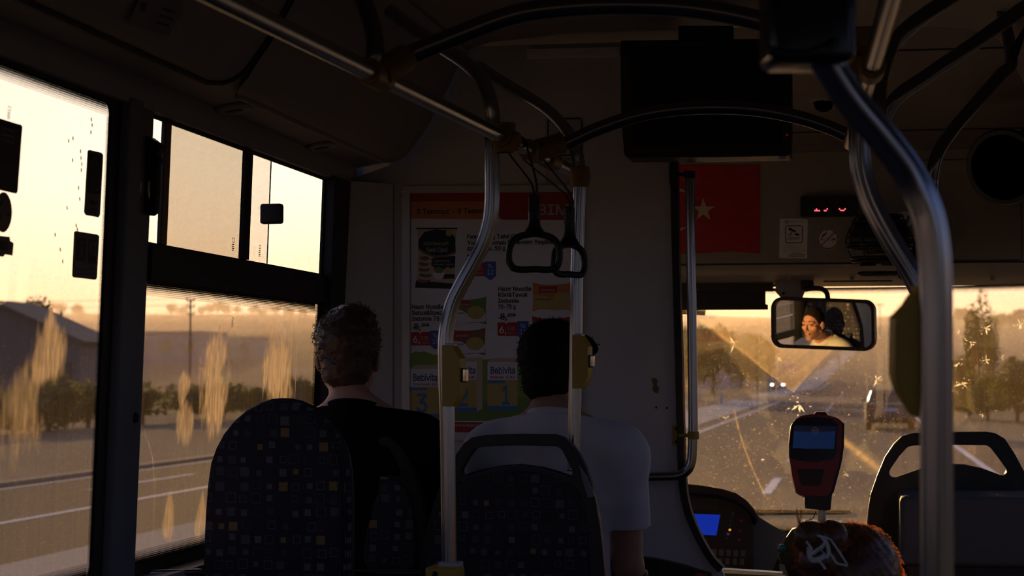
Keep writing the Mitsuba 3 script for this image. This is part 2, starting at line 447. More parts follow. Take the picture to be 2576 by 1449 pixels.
def side_dust(p, n, uv):
    y, z = p.y, p.z - 1.45
    low = smoothstep(0.25, -0.30, z)
    streak = fbm(y * 75, z * 3, 3.0, 3)
    fine = noise(y * 300, z * 420, 1.0); fine2 = noise(y * 130, z * 190, 2.0)
    d = 0.028 + 0.058 * low * (0.4 + 1.0 * streak) + 0.10 * low * dr.select(fine > 0.84, 1.0, 0.0) + 0.16 * low * dr.select(fine2 > 0.955, 1.0, 0.0)
    m = smear(y, z, 4.86, -0.03, 0.13, 0.13, 1.0) + smear(y, z, 5.41, -0.01, 0.16, 0.15, 2.0) + 0.8 * smear(y, z, 4.62, -0.05, 0.05, 0.04, 3.0) \
        + 0.7 * smear(y, z, 4.64, -0.125, 0.07, 0.06, 4.0) + 0.9 * smear(y, z, 3.80, 0.05, 0.10, 0.07, 5.0) + 0.7 * smear(y, z, 4.11, 0.01, 0.06, 0.05, 6.0) \
        + 0.7 * smear(y, z, 4.11, -0.135, 0.05, 0.05, 7.0) + 0.7 * smear(y, z, 4.80, -0.36, 0.06, 0.06, 8.0) + 0.6 * smear(y, z, 4.55, -0.35, 0.05, 0.06, 9.0) \
        + 0.5 * smear(y, z, 3.68, -0.08, 0.12, 0.10, 10.0)
    lines = smoothstep(0.62, 0.80, fbm(y * 60, z * 1.6, 11.0, 2)) * dr.exp(-dr.square((y - 5.62) / 0.16) - dr.square((z + 0.02) / 0.14))
    return dr.clip(d + 0.85 * dr.clip(m, 0, 1) + 0.35 * lines, 0, 0.9)
pane('side_glass', side_dust, (0.93, 0.94, 0.92))
def vent_dust(p, n, uv):
    return 0.03 + 0.02 * fbm(p.y * 8, p.z * 8, 1.0, 3)
pane('vent_glass', vent_dust, (0.97, 0.97, 0.95))
pane('tinted_glass', vent_dust, (0.45, 0.42, 0.36))
def front_dust(p, n, uv):
    x, z = p.x, p.z - 1.45
    apex_x, apex_z = -0.28, -0.09
    a = dr.atan2(z - apex_z, x - apex_x)                      # the wedge above both wiper sweeps stays dusty
    wob = 0.05 * (noise(x * 9, z * 9, 2.0) - 0.5)
    wedge = smoothstep(0.80, 0.86, a + wob) * smoothstep(2.50, 2.44, a + wob)
    edge = dr.exp(-dr.square((a + wob - 2.46) / 0.022))
    speck = noise(x * 260, z * 260, 4.0); speck2 = noise(x * 90, z * 90, 6.0)
    grime = fbm(x * 6, z * 6, 2.0, 4)
    streak = fbm(x * 70, z * 2.5, 5.0, 3)
    low = smoothstep(-0.45, -0.72, z)
    right = smoothstep(0.0, 0.25, x)
    rub = fbm((x * 0.8 + z * 0.6) * 9, (z * 0.8 - x * 0.6) * 70, 8.0, 3)          # slanting rubbed streaks
    d = 0.012 + 0.035 * grime * grime + 0.24 * wedge * (0.35 + 0.5 * streak * grime + 0.5 * rub * rub) + 0.10 * edge + 0.03 * low * (0.4 + fbm(x * 40, z * 40, 7.0, 3)) + 0.035 * right * streak
    speck3 = noise(x * 420, z * 420, 9.0)
    d += (0.55 * dr.select(speck > 0.935, 1.0, 0.0) + 0.4 * dr.select(speck3 > 0.945, 1.0, 0.0)) * (1 - 0.6 * right) + 0.5 * dr.select(speck2 > 0.984, 1.0, 0.0)
    scr = dr.abs((x + 0.52) - 0.42 * (z + 0.30) * (z + 0.30) - 0.30 * (-0.30 - z))                 # long curved scratch low on the driver's side
    d += 0.22 * dr.exp(-dr.square(scr / 0.0035)) * smoothstep(-0.62, -0.5, z) * smoothstep(-0.14, -0.22, z) * (0.3 + noise(x * 60, z * 60, 3.0))
    glare = dr.abs((x - 0.02) * 0.62 + (z + 0.37) * 0.785)                                      # rubbed streak beside the validator
    d += 0.26 * dr.exp(-dr.square(glare / 0.014)) * smoothstep(-0.14, -0.04, x) * smoothstep(0.16, 0.05, x) * (0.4 + rub)
    return dr.clip(d, 0, 0.9)
pane('windshield_glass', front_dust, (0.92, 0.94, 0.92))
pane('plain_glass', lambda p, n, uv: 0.04 + 0.03 * fbm(p.y * 5, p.z * 5, 1.0, 3), (0.98, 0.98, 0.98))
pane('right_glass', lambda p, n, uv: 0.04 + 0.03 * fbm(p.y * 5, p.z * 5, 2.0, 3), (0.72, 0.73, 0.74))
def frit(p, n, uv):
    'printed dots that shrink away from the edge: u runs along the edge, v across'
    fu, fv = uv.x - dr.floor(uv.x) - 0.5, uv.y * 7 - dr.floor(uv.y * 7) - 0.5
    r = 0.62 * (1 - uv.y) + 0.12
    return dr.select(fu * fu + fv * fv < r * r, 1.0, 0.0)
scene['frit'] = {'type': 'blendbsdf', 'weight': mikit.proc(frit), 'a_glass': {'type': 'thindielectric'}, 'b_ink': {'type': 'diffuse', 'reflectance': {'type': 'rgb', 'value': [0.01, 0.01, 0.01]}}}
def lamp(name, color):
    return {'type': 'area', 'radiance': {'type': 'rgb', 'value': [1.7 * c for c in color]}}
scene['splat'] = {'type': 'principledthin', 'base_color': {'type': 'rgb', 'value': [0.98, 0.93, 0.82]}, 'roughness': 0.8, 'diff_trans': 2.0}
scene['hair_fuzz'] = {'type': 'principledthin', 'base_color': {'type': 'rgb', 'value': [0.75, 0.33, 0.10]}, 'roughness': 0.5, 'diff_trans': 1.4}
mat('box_grey', (0.10, 0.098, 0.092), 0.7)

# ------------------------------------------------------------------ the bus body
EYE = 1.45
WL = Flat((-1.6, 0, EYE), (0, 1, 0), (1, 0, -0.036))       # left wall, leaning in a little
WR = Flat((0.82, 0, EYE), (0, -1, 0), (-1, 0, -0.036))
def wall_with(flat, holes, y0, y1, z0, z1, t):
    g = sg.box(y0, z0, y1, z1)
    for h in holes: g = g.difference(h if hasattr(h, 'area') else sg.box(*h))
    return prism(g, t, flat.lift(-t))
R_ = rrect
holes_l = [R_(a, -0.435, b, 0.583, 0.03) for a, b in ((-2.7, -1.35), (-1.15, 0.3), (0.5, 2.0), (2.2, 4.07))] + [sg.box(4.31, -0.435, 5.82, 0.207), sg.box(4.31, 0.30, 5.82, 0.585), R_(6.42, -0.46, 8.75, 0.57, 0.05)]
struct('wall_left', wall_with(WL, holes_l, -3.0, 9.25, -1.45, 0.70, 0.008), 'rubber', False, label='black left side of the bus body around the window openings')
holes_r = [R_(a, -0.435, b, 0.583, 0.03) for a, b in ((1.35, 2.7), (-0.3, 1.15), (-2.0, -0.5), (-3.7, -2.2), (-5.3, -3.9), (-6.8, -5.5))] + [R_(-8.7, -1.25, -7.4, 0.5, 0.05)]
struct('wall_right', wall_with(WR, holes_r, -9.25, 3.0, -1.45, 0.70, 0.02), 'side_lining', False, label='right side of the bus body with its windows and front door')
WB = Flat((-0.39, -3.0, EYE), (-1, 0, 0), (0, 1, 0))
struct('wall_back', prism(sg.box(-1.32, -1.45, 1.32, 1.15).difference(R_(-0.95, -0.35, 0.95, 0.60, 0.06)), 0.05, WB.lift(-0.05)), 'side_lining', False, label='rear wall of the bus with its window')
struct('floor', box(-1.7, 0.9, -3.0, 9.3, -0.06, 0), 'dark_floor', False, label='dark bus floor')
# raised platform under the left seats
struct('seat_platform', cat([rbox(-1.62, -0.60, 1.5, 6.1, 0.0, 0.33, 0.01)]), 'dark_floor', 30, label='raised dark platform under the left-hand seats')
struct('seat_platform', cat([rbox(0.02, 0.80, 4.75, 6.6, 0.0, 0.22, 0.01)]), 'dark_floor', 30, label='raised dark platform under the right-hand seat')
# ceiling: duct, slope, flat
sec = [(-1.578, 0.632), (-1.575, 0.650), (-1.45, 0.672), (-1.425, 0.680), (-1.400, 0.70), (-1.345, 0.775), (-1.290, 0.87), (-1.235, 0.985), (-1.20, 1.02), (-1.13, 1.045), (-0.9, 1.06), (-0.39, 1.065)]
sec = sec + [(-0.78 - x, z) for x, z in sec[-2::-1]]
def shell(sec, ys, t=0.02):
    s = np.array(sec); out = s + np.array([0, t])
    ring = np.vstack([s, out[::-1]])
    rows = [np.stack([ring[:, 0], np.full(len(ring), y), ring[:, 1] + EYE], 1) for y in ys]
    return sweep_rows(rows)
def sweep_rows(rows):
    rows = np.asarray(rows); r, k = rows.shape[:2]
    i, j = np.meshgrid(np.arange(r - 1), np.arange(k), indexing='ij'); i, j = i.ravel(), j.ravel(); j2 = (j + 1) % k
    f = np.vstack([np.stack([i * k + j, i * k + j2, (i + 1) * k + j2], 1), np.stack([i * k + j, (i + 1) * k + j2, (i + 1) * k + j], 1)])
    n = k // 2; caps = []
    for b, fl in ((0, 1), ((r - 1) * k, 0)):
        for a in range(n - 1):
            q = [b + a, b + a + 1, b + k - 2 - a, b + k - 1 - a]
            if fl: q = q[::-1]
            caps += [[q[0], q[1], q[2]], [q[0], q[2], q[3]]]
    return trimesh.Trimesh(rows.reshape(-1, 3), np.vstack([f, caps]), process=False)
CE = struct('ceiling', shell(sec, [-3.0, 6.14]), 'ceiling_plastic', 40, label='dark curved bus ceiling with side ducts')
# duct covers: raised panels with rounded corners, a rubber bead round each
def along(s, ds):
    s = np.asarray(s); L = np.r_[0, np.cumsum(np.linalg.norm(np.diff(s, axis=0), axis=1))]
    return np.stack([np.interp(ds, L, s[:, i]) for i in (0, 1)], 1), L[-1]
duct = np.array(sec[2:9])
for y0, y1 in ((2.2, 4.40), (4.44, 6.10), (-0.1, 2.16)):
    q, Ld = along(duct, np.linspace(0, 1, 24) * along(duct, [0])[1])
    nrm = np.gradient(q, axis=0); nrm = np.stack([nrm[:, 1], -nrm[:, 0]], 1); nrm /= np.linalg.norm(nrm, axis=1, keepdims=True)
    q = q + nrm * 0.012
    rr = 0.10; d = np.linspace(0, 1, 24) * Ld
    inset = np.where(d < rr, rr - np.sqrt(np.maximum(rr ** 2 - (rr - d) ** 2, 0)), 0)
    rows = [[(q[i, 0], yy, q[i, 1] + EYE) for yy in np.linspace(y0 + inset[i], y1 - inset[i], 6)] for i in range(24)]
    obj('duct_panel', strips(rows), 'ceiling_plastic', CE, True)
    edge = [(q[i, 0], y1 - inset[i], q[i, 1] + EYE) for i in range(23, -1, -1)] + [(q[0, 0], yy, q[0, 1] + EYE) for yy in np.linspace(y1 - rr, y0 + rr, 8)]
    obj('rubber_bead', sweep(edge, circ(0.008, 8)), 'ceiling_plastic' if y1 > 6 else 'rubber', CE, True)
for y in (2.95, 4.72, 5.55, 1.4):
    m = frame((-1.515, y, EYE + 0.655), (1, 0, 0.17), n=(0.17, 0, -1))
    k = obj('air_nozzle', lathe([(0.0, -0.002), (0.022, -0.002), (0.024, 0.006), (0.040, 0.008), (0.052, 0.002), (0.052, -0.004)], 28, m), 'ceiling_plastic', CE, 40, label='round air nozzle')
    obj('vane', cat([xf(box(-0.020, 0.020, a - 0.0015, a + 0.0015, -0.002, 0.004), m) for a in (-0.012, -0.004, 0.004, 0.012)]), 'rubber', k, False)
# cornice between windows and duct
obj('cornice', sweep([(-1.572, y, EYE + 0.625) for y in np.linspace(-3, 6.1, 12)], [(-0.02, -0.035), (0.012, -0.035), (0.02, -0.02), (0.022, 0.0), (0.012, 0.03), (-0.02, 0.035)]), 'wall_plastic', 'wall_left', 30)
for z, h in ((0.605, 0.006),):
    obj('bead', WL.poly([], 0, 0) if False else prism(sg.box(-3, z - h, 6.05, z + h), 0.006, WL.lift(0.0)), 'rubber', 'wall_left', False)
# lower lining below the sills, with the silver sill strip
obj('lining', prism(sg.box(-3, -1.45, 6.1, -0.49), 0.02, WL.lift(0.0)), 'side_lining', 'wall_left', False)
obj('sill', prism(sg.box(4.31, -0.50, 5.9, -0.465), 0.05, WL.lift(0.0)), 'wall_plastic', 'wall_left', False, label='grey sill ledge')
# pillar covers
for y0, y1 in ((4.125, 4.31), (2.02, 2.18), (0.32, 0.48)):
    p = cat([soft_prism(sg.box(y0, -0.5, y1, 0.61), 0.007, 0.003, WL.lift(0.0)), soft_prism(sg.box(y0, -0.5, y0 + 0.085, 0.61), 0.020, 0.009, WL.lift(0.0))])
    k = obj('pillar_cover', p, 'pillar_grey', 'wall_left', 30, label='slim grey window pillar cover' if y0 > 4 else None)
    if y0 > 4:
        for z in (-0.10,):
            obj('screw', lathe([(0, 0.006), (0.010, 0.005), (0.013, 0.0)], 16, frame(WL.m[:3, 3] + WL.ex * 4.27 + WL.ey * z + WL.n * 0.008, WL.ex, n=WL.n)), 'black_plastic', k, 40)
obj('window_post', soft_prism(sg.box(5.83, -0.5, 6.06, 0.60), 0.03, 0.008, WL.lift(0.0)), 'rubber', 'wall_left', 30, label='black post between window and partition')
obj('window_bar', soft_prism(sg.box(4.31, 0.212, 5.84, 0.296), 0.016, 0.006, WL.lift(0.0)), 'rubber', 'wall_left', 30, label='black bar between upper and lower pane')
# panes of the left side
def side_window(n, y0, y1, z0, z1, bsdf, flat=WL, lab=None):
    g = prism(sg.box(y0, z0, y1, z1), 0.0001, flat.lift(-0.004))
    v = [(y0, z0), (y1, z0), (y1, z1), (y0, z1)]
    P = [flat.o + flat.ex * a + flat.ey * b - flat.n * 0.004 for a, b in v]
    return obj(n, trimesh.Trimesh(P, [[0, 1, 2], [0, 2, 3]], process=False), bsdf, None, False, kind='structure', label=lab)
W1 = side_window('window_1', 2.2, 4.07, -0.435, 0.583, 'side_glass', lab='large dusty left window nearest the camera with stickers')
W2 = side_window('window_2', 4.31, 5.82, -0.435, 0.207, 'side_glass', lab='dusty lower left window ahead of the pillar')
def frit_band(parent, flat, a, b, inward, w, lift=0.0, solid=0.0):
    'a strip of printed dots from edge a-b (local points) inward by w'
    a, b, i = np.asarray(a, float), np.asarray(b, float), np.asarray(inward, float)
    L = np.linalg.norm(b - a)
    q = [a, b, b + i * w, a + i * w]
    P = [flat.o + flat.ex * s + flat.ey * t + flat.n * lift for s, t in q]
    nu = L / (w / 7)
    obj('frit_band', trimesh.Trimesh(P, [[0, 1, 2], [0, 2, 3]], process=False), 'frit', parent, False, uv=np.array([[0, 0], [nu, 0], [nu, 1], [0, 1]]))
frit_band(W1, WL, (2.2, 0.583), (4.07, 0.583), (0, -1), 0.030, -0.002)
frit_band(W1, WL, (4.07, -0.435), (4.07, 0.583), (-1, 0), 0.028, -0.002)
frit_band(W1, WL, (2.2, -0.435), (4.07, -0.435), (0, 1), 0.030, -0.002)
frit_band(W2, WL, (4.31, 0.207), (5.82, 0.207), (0, -1), 0.030, -0.002)
frit_band(W2, WL, (5.82, -0.435), (5.82, 0.207), (-1, 0), 0.045, -0.002)
frit_band(W2, WL, (4.31, -0.435), (5.82, -0.435), (0, 1), 0.030, -0.002)
# the sliding window above it
W3 = key_of('window_3'); tag(W3, 'upper left sliding window with a tinted pane and a bright clear pane', kind='structure')
def yl(u, v): return WL.loc(u, v)[0]
yA, yB, yC, yD, yE = yl(408, 450), yl(424, 450), yl(607, 500), yl(625, 500), yl(677, 560)
def pane_piece(y0, y1, bsdf, lift, name='pane'):
    P = [WL.o + WL.ex * a + WL.ey * b + WL.n * lift for a, b in ((y0, 0.30), (y1, 0.30), (y1, 0.585), (y0, 0.585))]
    obj(name, trimesh.Trimesh(P, [[0, 1, 2], [0, 2, 3]], process=False), bsdf, W3, False)
pane_piece(4.31, yA, 'vent_glass', -0.004); pane_piece(yA, yC, 'tinted_glass', -0.002); pane_piece(yC, yE, 'vent_glass', -0.002); pane_piece(yD, 5.82, 'vent_glass', -0.005)
obj('slide_frame', soft_prism(sg.box(yA, 0.30, yB, 0.585), 0.006, 0.002, WL.lift(-0.003)), 'amber', W3, 30, label='thin brass coloured edge strip')
obj('slide_frame', soft_prism(sg.box(yA - 0.012, 0.30, yA, 0.585), 0.008, 0.002, WL.lift(-0.003)), 'black_plastic', W3, 30)
obj('slide_frame', soft_prism(sg.box(yC, 0.30, yD, 0.585), 0.012, 0.004, WL.lift(-0.003)), 'rubber', W3, 30, label='dark mullion between the panes')
obj('pane_edge', prism(sg.box(yE - 0.002, 0.30, yE + 0.002, 0.585), 0.003, WL.lift(-0.003)), 'grey_print', W3, False)
a, b = WL.loc(658, 513), WL.loc(713, 563)
lc = W(685, 538, (WL.at(685, 538) - C) @ fw - 0.10)
obj('latch', rbox(lc[0] - 0.033, lc[0] + 0.030, lc[1] - 0.012, lc[1] + 0.012, lc[2] - 0.0275, lc[2] + 0.0275, 0.007), 'black_plastic', W3, 30, label='square dark latch on the clear pane')
n = 4
for y0, y1 in ((-2.7, -1.35), (-1.15, 0.3), (0.5, 2.0)):
    side_window('window_%d' % n, y0, y1, -0.435, 0.583, 'plain_glass', lab='left window behind the camera'); n += 1
side_window('window_%d' % n, 6.40, 8.75, -0.46, 0.58, 'vent_glass', lab="driver's side window"); n += 1
for a_, b_ in ((1.35, 2.7), (-0.3, 1.15), (-2.0, -0.5), (-3.7, -2.2), (-5.3, -3.9), (-6.8, -5.5)):
    side_window('window_%d' % n, a_, b_, -0.435, 0.583, 'right_glass', WR, lab='right-hand window outside the view'); n += 1
side_window('door_1', -8.7, -7.4, -1.25, 0.5, 'right_glass', WR, lab='glazed front door')
side_window('window_%d' % n, -0.96, 0.96, -0.36, 0.61, 'plain_glass', WB, lab='rear window behind the camera'); n += 1
# black rubber frames of the driver's window
obj('window_frame', prism(sg.box(6.36, -0.52, 8.81, 0.63).difference(sg.box(6.43, -0.45, 8.74, 0.56)), 0.02, WL.lift(0.0)), 'rubber', 'wall_left', False)
obj('window_frame', prism(sg.box(6.43, -0.22, 8.74, -0.16), 0.018, WL.lift(0.0)), 'rubber', 'wall_left', False)
# front: bulkhead above the windshield, sloped ceiling piece, windshield, lower front
BHY = 8.42
BH = Flat((-0.39, BHY, EYE), (1, 0, 0), (0, -1, 0))
FW = struct('wall_front', prism(sg.box(-1.25, 0.462, 1.25, 0.93), 0.03, BH.lift(-0.03)), 'ceiling_plastic', False, label='brown-grey bulkhead panel above the windshield')
# soffit under it, ending above the glass, and the seam
prof = [(BHY, 0.458), (BHY + 0.02, 0.452), (BHY + 0.10, 0.42), (BHY + 0.22, 0.398), (BHY + 0.45, 0.392), (9.12, 0.392)]
rows = [[(x, y, z + EYE) for y, z in prof] for x in (-1.62, -0.39, 0.84)]
obj('soffit', strips(rows), 'ceiling_plastic', FW, 40)
obj('seam', prism(sg.box(-1.25, 0.455, 1.25, 0.463), 0.012, BH.lift(-0.010)), 'rubber', FW, False)
for u in (1986, 2143, 2497):
    q = on_y(u, 700, BHY + 0.14)
    obj('screw', ball(q, 0.011, 1), 'ceiling_plastic', FW, True)
obj('slot', box(-0.13, 0.16, BHY + 0.24, BHY + 0.27, EYE + 0.392, EYE + 0.399), 'rubber', FW, False)
# front ceiling
rows = [[(x, y, z + EYE) for y, z in ((6.1, 1.062), (6.6, 1.05), (7.6, 0.985), (8.35, 0.94), (BHY + 0.02, 0.925))] for x in (-1.62, -0.39, 0.84)]
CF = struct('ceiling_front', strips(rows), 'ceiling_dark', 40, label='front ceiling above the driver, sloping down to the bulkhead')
for y, z in ((6.55, 1.051), (7.98, 0.962)):
    obj('seam', box(-1.2, 0.8, y, y + 0.012, EYE + z - 0.004, EYE + z + 0.004), 'rubber', CF, False)
# inner side linings at the cab and above its windows
obj('cab_lining', prism(sg.box(6.2, 0.62, 9.2, 1.07), 0.02, WL.lift(0.0)), 'wall_plastic', 'wall_left', False)
obj('door_lining', prism(sg.box(-9.2, 0.55, -6.2, 1.07), 0.02, WR.lift(0.0)), 'wall_plastic', 'wall_right', False)
# curved windshield
xs = np.linspace(-1.66, 0.88, 25)
def ws_y(x, z): return 9.25 - 0.30 * np.abs((x + 0.39) / 1.27) ** 3 - 0.02 * z
rows = [[(x, ws_y(x, z), z + EYE) for z in np.linspace(-0.76, 0.45, 9)] for x in xs]
WS = struct('windshield', strips(rows), 'windshield_glass', True, label='wide dusty windshield with splats and wiper marks')
def ws_band(z0, z1, top):
    P, UV = [], []
    L = 0
    for i, x in enumerate(xs):
        if i: L += math.hypot(xs[i] - xs[i - 1], ws_y(xs[i], 0) - ws_y(xs[i - 1], 0))
        for z, v in ((z0, 0), (z1, 1)):
            P.append((x, ws_y(x, z) - 0.003, z + EYE)); UV.append((L / (abs(z1 - z0) / 7), v))
    k = len(xs); f = []
    for i in range(k - 1): f += [[2 * i, 2 * i + 1, 2 * i + 3], [2 * i, 2 * i + 3, 2 * i + 2]]
    obj('frit_band', trimesh.Trimesh(P, f, process=False), 'frit', WS, False, uv=np.array(UV))
ws_band(0.392, 0.362, True); ws_band(-0.735, -0.70, False)
obj('front_apron', strips([[(x, ws_y(x, -0.75) - 0.02, z) for z in (-0.0, EYE - 0.735)] for x in xs]), 'black_plastic', FW, False)
obj('corner_post', cat([box(-1.70, -1.58, 8.80, 9.1, 0, EYE + 1.0), box(0.80, 0.92, 8.80, 9.1, 0, EYE + 1.0)]), 'rubber', FW, False)

# ------------------------------------------------------------------ partition behind the driver
PY = 6.15
PP = Flat((-0.6, PY, EYE), (1, 0, 0), (0, -1, 0))
PT = thing('driver_partition', 'tall light grey partition behind the driver, holding the poster', 'partition')
edge = [PP.loc(u, v) for u, v in ((1697, 130), (1697, 400), (1703, 700), (1709, 900), (1714, 1100), (1718, 1205), (1726, 1265), (1740, 1310), (1762, 1358), (1790, 1405), (1815, 1432))]
pl = [(-1.02, 1.04), (-0.92, 1.04)] 
outline = [(-0.98, -1.44), (-0.98, 0.62), (-0.86, 0.66), (-0.72, 0.80), (-0.62, 1.035), (edge[0][0], 1.035)] + [tuple(e) for e in edge[1:]] + [(edge[-1][0] + 0.012, edge[-1][1] - 0.03), (edge[-1][0] + 0.012, -1.44)]
obj('panel', soft_prism(outline, 0.030, 0.004, PP.lift(-0.03), 2), 'partition_plastic', PT, 30)
tr = np.array([[*(PP.o + PP.ex * e[0] + PP.ey * e[1])] for e in [(edge[0][0], 1.03)] + edge[1:]])
sp = Flat((-1.578, 5.985, EYE), (0.135, 0.150, 0), (0.150, -0.135, 0))
obj('side_panel', soft_prism(sg.box(0.0, -1.44, 0.205, 0.60), 0.012, 0.003, sp.lift(-0.012), 2), 'partition_plastic', PT, 30, label='slanted side panel by the window')
obj('edge_trim', sweep(spline(tr, 5), [(-0.012, -0.020), (0.012, -0.020), (0.014, 0.0), (0.010, 0.022), (-0.010, 0.022), (-0.014, 0)]), 'rubber', PT, 30, label='black rubber edge trim')
obj('header_strip', soft_prism([PP.loc(*q) for q in ((1328, 127), (1560, 121), (1560, 144), (1328, 148))], 0.03, 0.006, PP.lift(0.0)), 'white_print', PT, 30, label='pale strip under the ceiling')
obj('skirt', PP.poly([(1470, 1405), (1580, 1395), (1650, 1402), (1720, 1418), (1790, 1440), (1800, 1600), (1470, 1600)], 0.0, 0.05, 0.008), 'black_plastic', PT, 30, label='dark curved skirt at the foot')
for u, v in ((1651, 1025), (1678, 1026)):
    obj('screw_hole', cyl(PP.at(u, v), PP.at(u, v) - [0, 0.003, 0], 0.003, 10), 'black_plastic', PT, True)
obj('torn_patch', PP.poly([(1638, 955), (1646, 950), (1655, 956), (1652, 968), (1658, 976), (1655, 990), (1646, 987), (1641, 978), (1644, 968)], 0.0, 0.002), 'brown_print', PT, False, label='torn brown glue mark')
obj('warning_label', PP.poly([(1752, 1442), (1758, 1436), (1783, 1441), (1783, 1500), (1748, 1500)], 0.051, 0.001), 'red_print', PT, False, label='small red label')

# ------------------------------------------------------------------ grab rails and poles
ZR = EYE + 0.56
def h1(y): return np.array([-0.932 + (y - 2.848) * 0.0632, y, ZR])          # the left overhead rail
def h2(y): return np.array([0.078 - (y - 2.4) * 0.034, y, ZR])            # the right overhead rail
def sleeve(a, b, r, key, parent, m='amber', t=0.008):
    'a clamp sleeve round a tube from a to b'
    a, b = np.asarray(a, float), np.asarray(b, float)
    L = np.linalg.norm(b - a)
    ex = np.array([1, 0.1, 0.05])
    m4 = frame(a, np.cross((b - a) / L, [0.3, 0.2, 0.9]), n=(b - a) / L)
    return obj(key, lathe([(r, 0), (r + t * 0.7, 0), (r + t, t * 0.4), (r + t, L - t * 0.4), (r + t * 0.7, L), (r, L)], 24, m4), m, parent, 40, label='yellow clamp sleeve' if m in ('amber', 'yellow') else None)
def dark(s): return s
# left overhead rail
H1 = thing('overhead_rail', 'straight steel overhead grab rail running along the left seats', 'grab rail')
obj('tube', tube([h1(0.8), h1(2.0), h1(3.6), h1(5.62)], 0.0175, 24), 'steel', H1, True)
H2 = thing('overhead_rail', 'steel overhead grab rail on the right of the aisle, seen almost end on', 'grab rail')
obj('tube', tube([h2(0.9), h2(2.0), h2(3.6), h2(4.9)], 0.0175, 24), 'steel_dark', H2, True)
# two arches across the aisle
A1 = thing('arch_rail', 'dark steel arch rail crossing the aisle nearest the camera', 'grab rail')
pts = [h1(3.66)] + [on_y(u, v, 3.68) for u, v in ((1010, 150), (1130, 98), (1290, 38), (1420, 18), (1560, 12), (1720, 18), (1850, 38), (1960, 66), (2080, 100))] + [h2(3.70)]
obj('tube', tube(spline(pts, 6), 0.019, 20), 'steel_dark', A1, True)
A2 = thing('arch_rail', 'steel arch rail crossing the aisle in front of the hanging monitor', 'grab rail')
pts = [h1(4.96)] + [on_y(u, v, 4.96) for u, v in ((1420, 362), (1500, 326), (1600, 292), (1700, 275), (1800, 270), (1900, 275), (2000, 293), (2080, 318), (2140, 345))]
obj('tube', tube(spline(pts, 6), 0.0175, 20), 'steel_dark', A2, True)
def clamp_t(y, d, parent, pt, L=0.075, H=h1):
    'three-way clamp: a sleeve on the long rail and one towards point pt'
    a, b = H(y - d), H(y + d)
    sleeve(a, b, 0.0175, 'clamp', parent)
    c = H(y); e = (pt - c) / np.linalg.norm(pt - c)
    sleeve(c + e * 0.012, c + e * L, 0.019, 'clamp', parent)
    o = c + e * 0.03
    obj('clamp_screw', ball(o + np.array([0, -0.024, 0.006]), 0.006, 1), 'black_plastic', parent, True)
clamp_t(3.62, 0.052, A1, on_y(1030, 140, 3.68), 0.085)
clamp_t(3.69, 0.045, A1, on_y(2080, 100, 3.69), 0.06, h2)
clamp_t(4.94, 0.055, A2, on_y(1430, 356, 4.96), 0.085)
# fluted pole beside the nearest seat, bent outwards, rising to the ceiling
P1 = thing('grab_pole', 'bent ribbed steel pole standing between the two left-hand seats', 'pole')
Y1 = 4.66
bot = on_y(1131, 1440, Y1)
path = [on_y(u, v, Y1) for u, v in ((1130, 1436), (1128, 1250), (1125, 1060), (1121, 930), (1122, 840), (1136, 770), (1160, 718), (1192, 660), (1217, 610), (1233, 555), (1238, 500), (1238, 420), (1238, 345))]
obj('tube', sweep(spline(path, 8), flute(0.0182, 96, 14, 0.05)), 'steel', P1, True)
k = obj('upper_tube', sweep(spline([on_y(1239, 345, Y1), on_y(1240, 300, Y1), on_y(1232, 250, Y1), on_y(1212, 200, 4.70), on_y(1170, 158, 4.74), on_y(1100, 112, 4.8), on_y(1040, 72, 4.86), on_y(980, 26, 4.9)], 8), circ(0.0175, 18)), 'steel', P1, True)
c = h1(4.63)
sleeve(h1(4.60), h1(4.70), 0.0175, 'clamp', P1)
sleeve(c + [0, 0.02, -0.034], c + [0, 0.02, 0.036], 0.0182, 'clamp', P1)
g = rbox(-0.019, 0.019, -0.02, 0.02, -0.03, 0.012, 0.004); g.apply_translation(c + [0.022, 0.0, -0.002])
obj('clamp', g, 'amber', P1, 30)
g = rbox(-0.05, 0.028, -0.045, 0.045, -0.07, 0.0, 0.006); g.apply_translation(on_y(1131, 1424, Y1))
obj('foot', g, 'yellow', P1, 30, label='yellow foot clamp')
obj('foot_screw', ball(on_y(1094, 1444, Y1 - 0.045), 0.007, 1), 'black_plastic', P1, True)
g = cat([rbox(-0.026, 0.026, -0.024, 0.024, -0.004, 0.008, 0.003)]); g.apply_translation(on_y(1134, 1421, Y1))
obj('collar', g, 'grey_print', P1, 30)
# second fluted pole by the partition side of the men
P2 = thing('grab_pole', 'straight ribbed steel pole standing in front of the man in the white T-shirt', 'pole')
Y2 = 5.145
path = [on_y(u, v, Y2) for u, v in ((1442, 1185), (1443, 1160), (1446, 1000), (1449, 860), (1451, 700), (1455, 560), (1459, 445))]
obj('tube', sweep(spline(path, 6), flute(0.0172, 96, 14, 0.05)), 'steel', P2, True)
obj('upper_tube', sweep(spline([on_y(1459, 446, Y2), on_y(1456, 410, Y2), on_y(1446, 370, Y2), on_y(1420, 322, Y2 + 0.02), on_y(1380, 280, Y2 + 0.05), on_y(1330, 246, Y2 + 0.1), on_y(1270, 210, Y2 + 0.2), on_y(1200, 165, Y2 + 0.3)], 8), circ(0.016, 18)), 'steel', P2, True)
sleeve(h1(5.10), h1(5.20), 0.0175, 'clamp', P2)
c = on_y(1459, 446, Y2)
sleeve(c - [0, 0, 0.026], c + [0, 0, 0.028], 0.0175, 'clamp', P2)
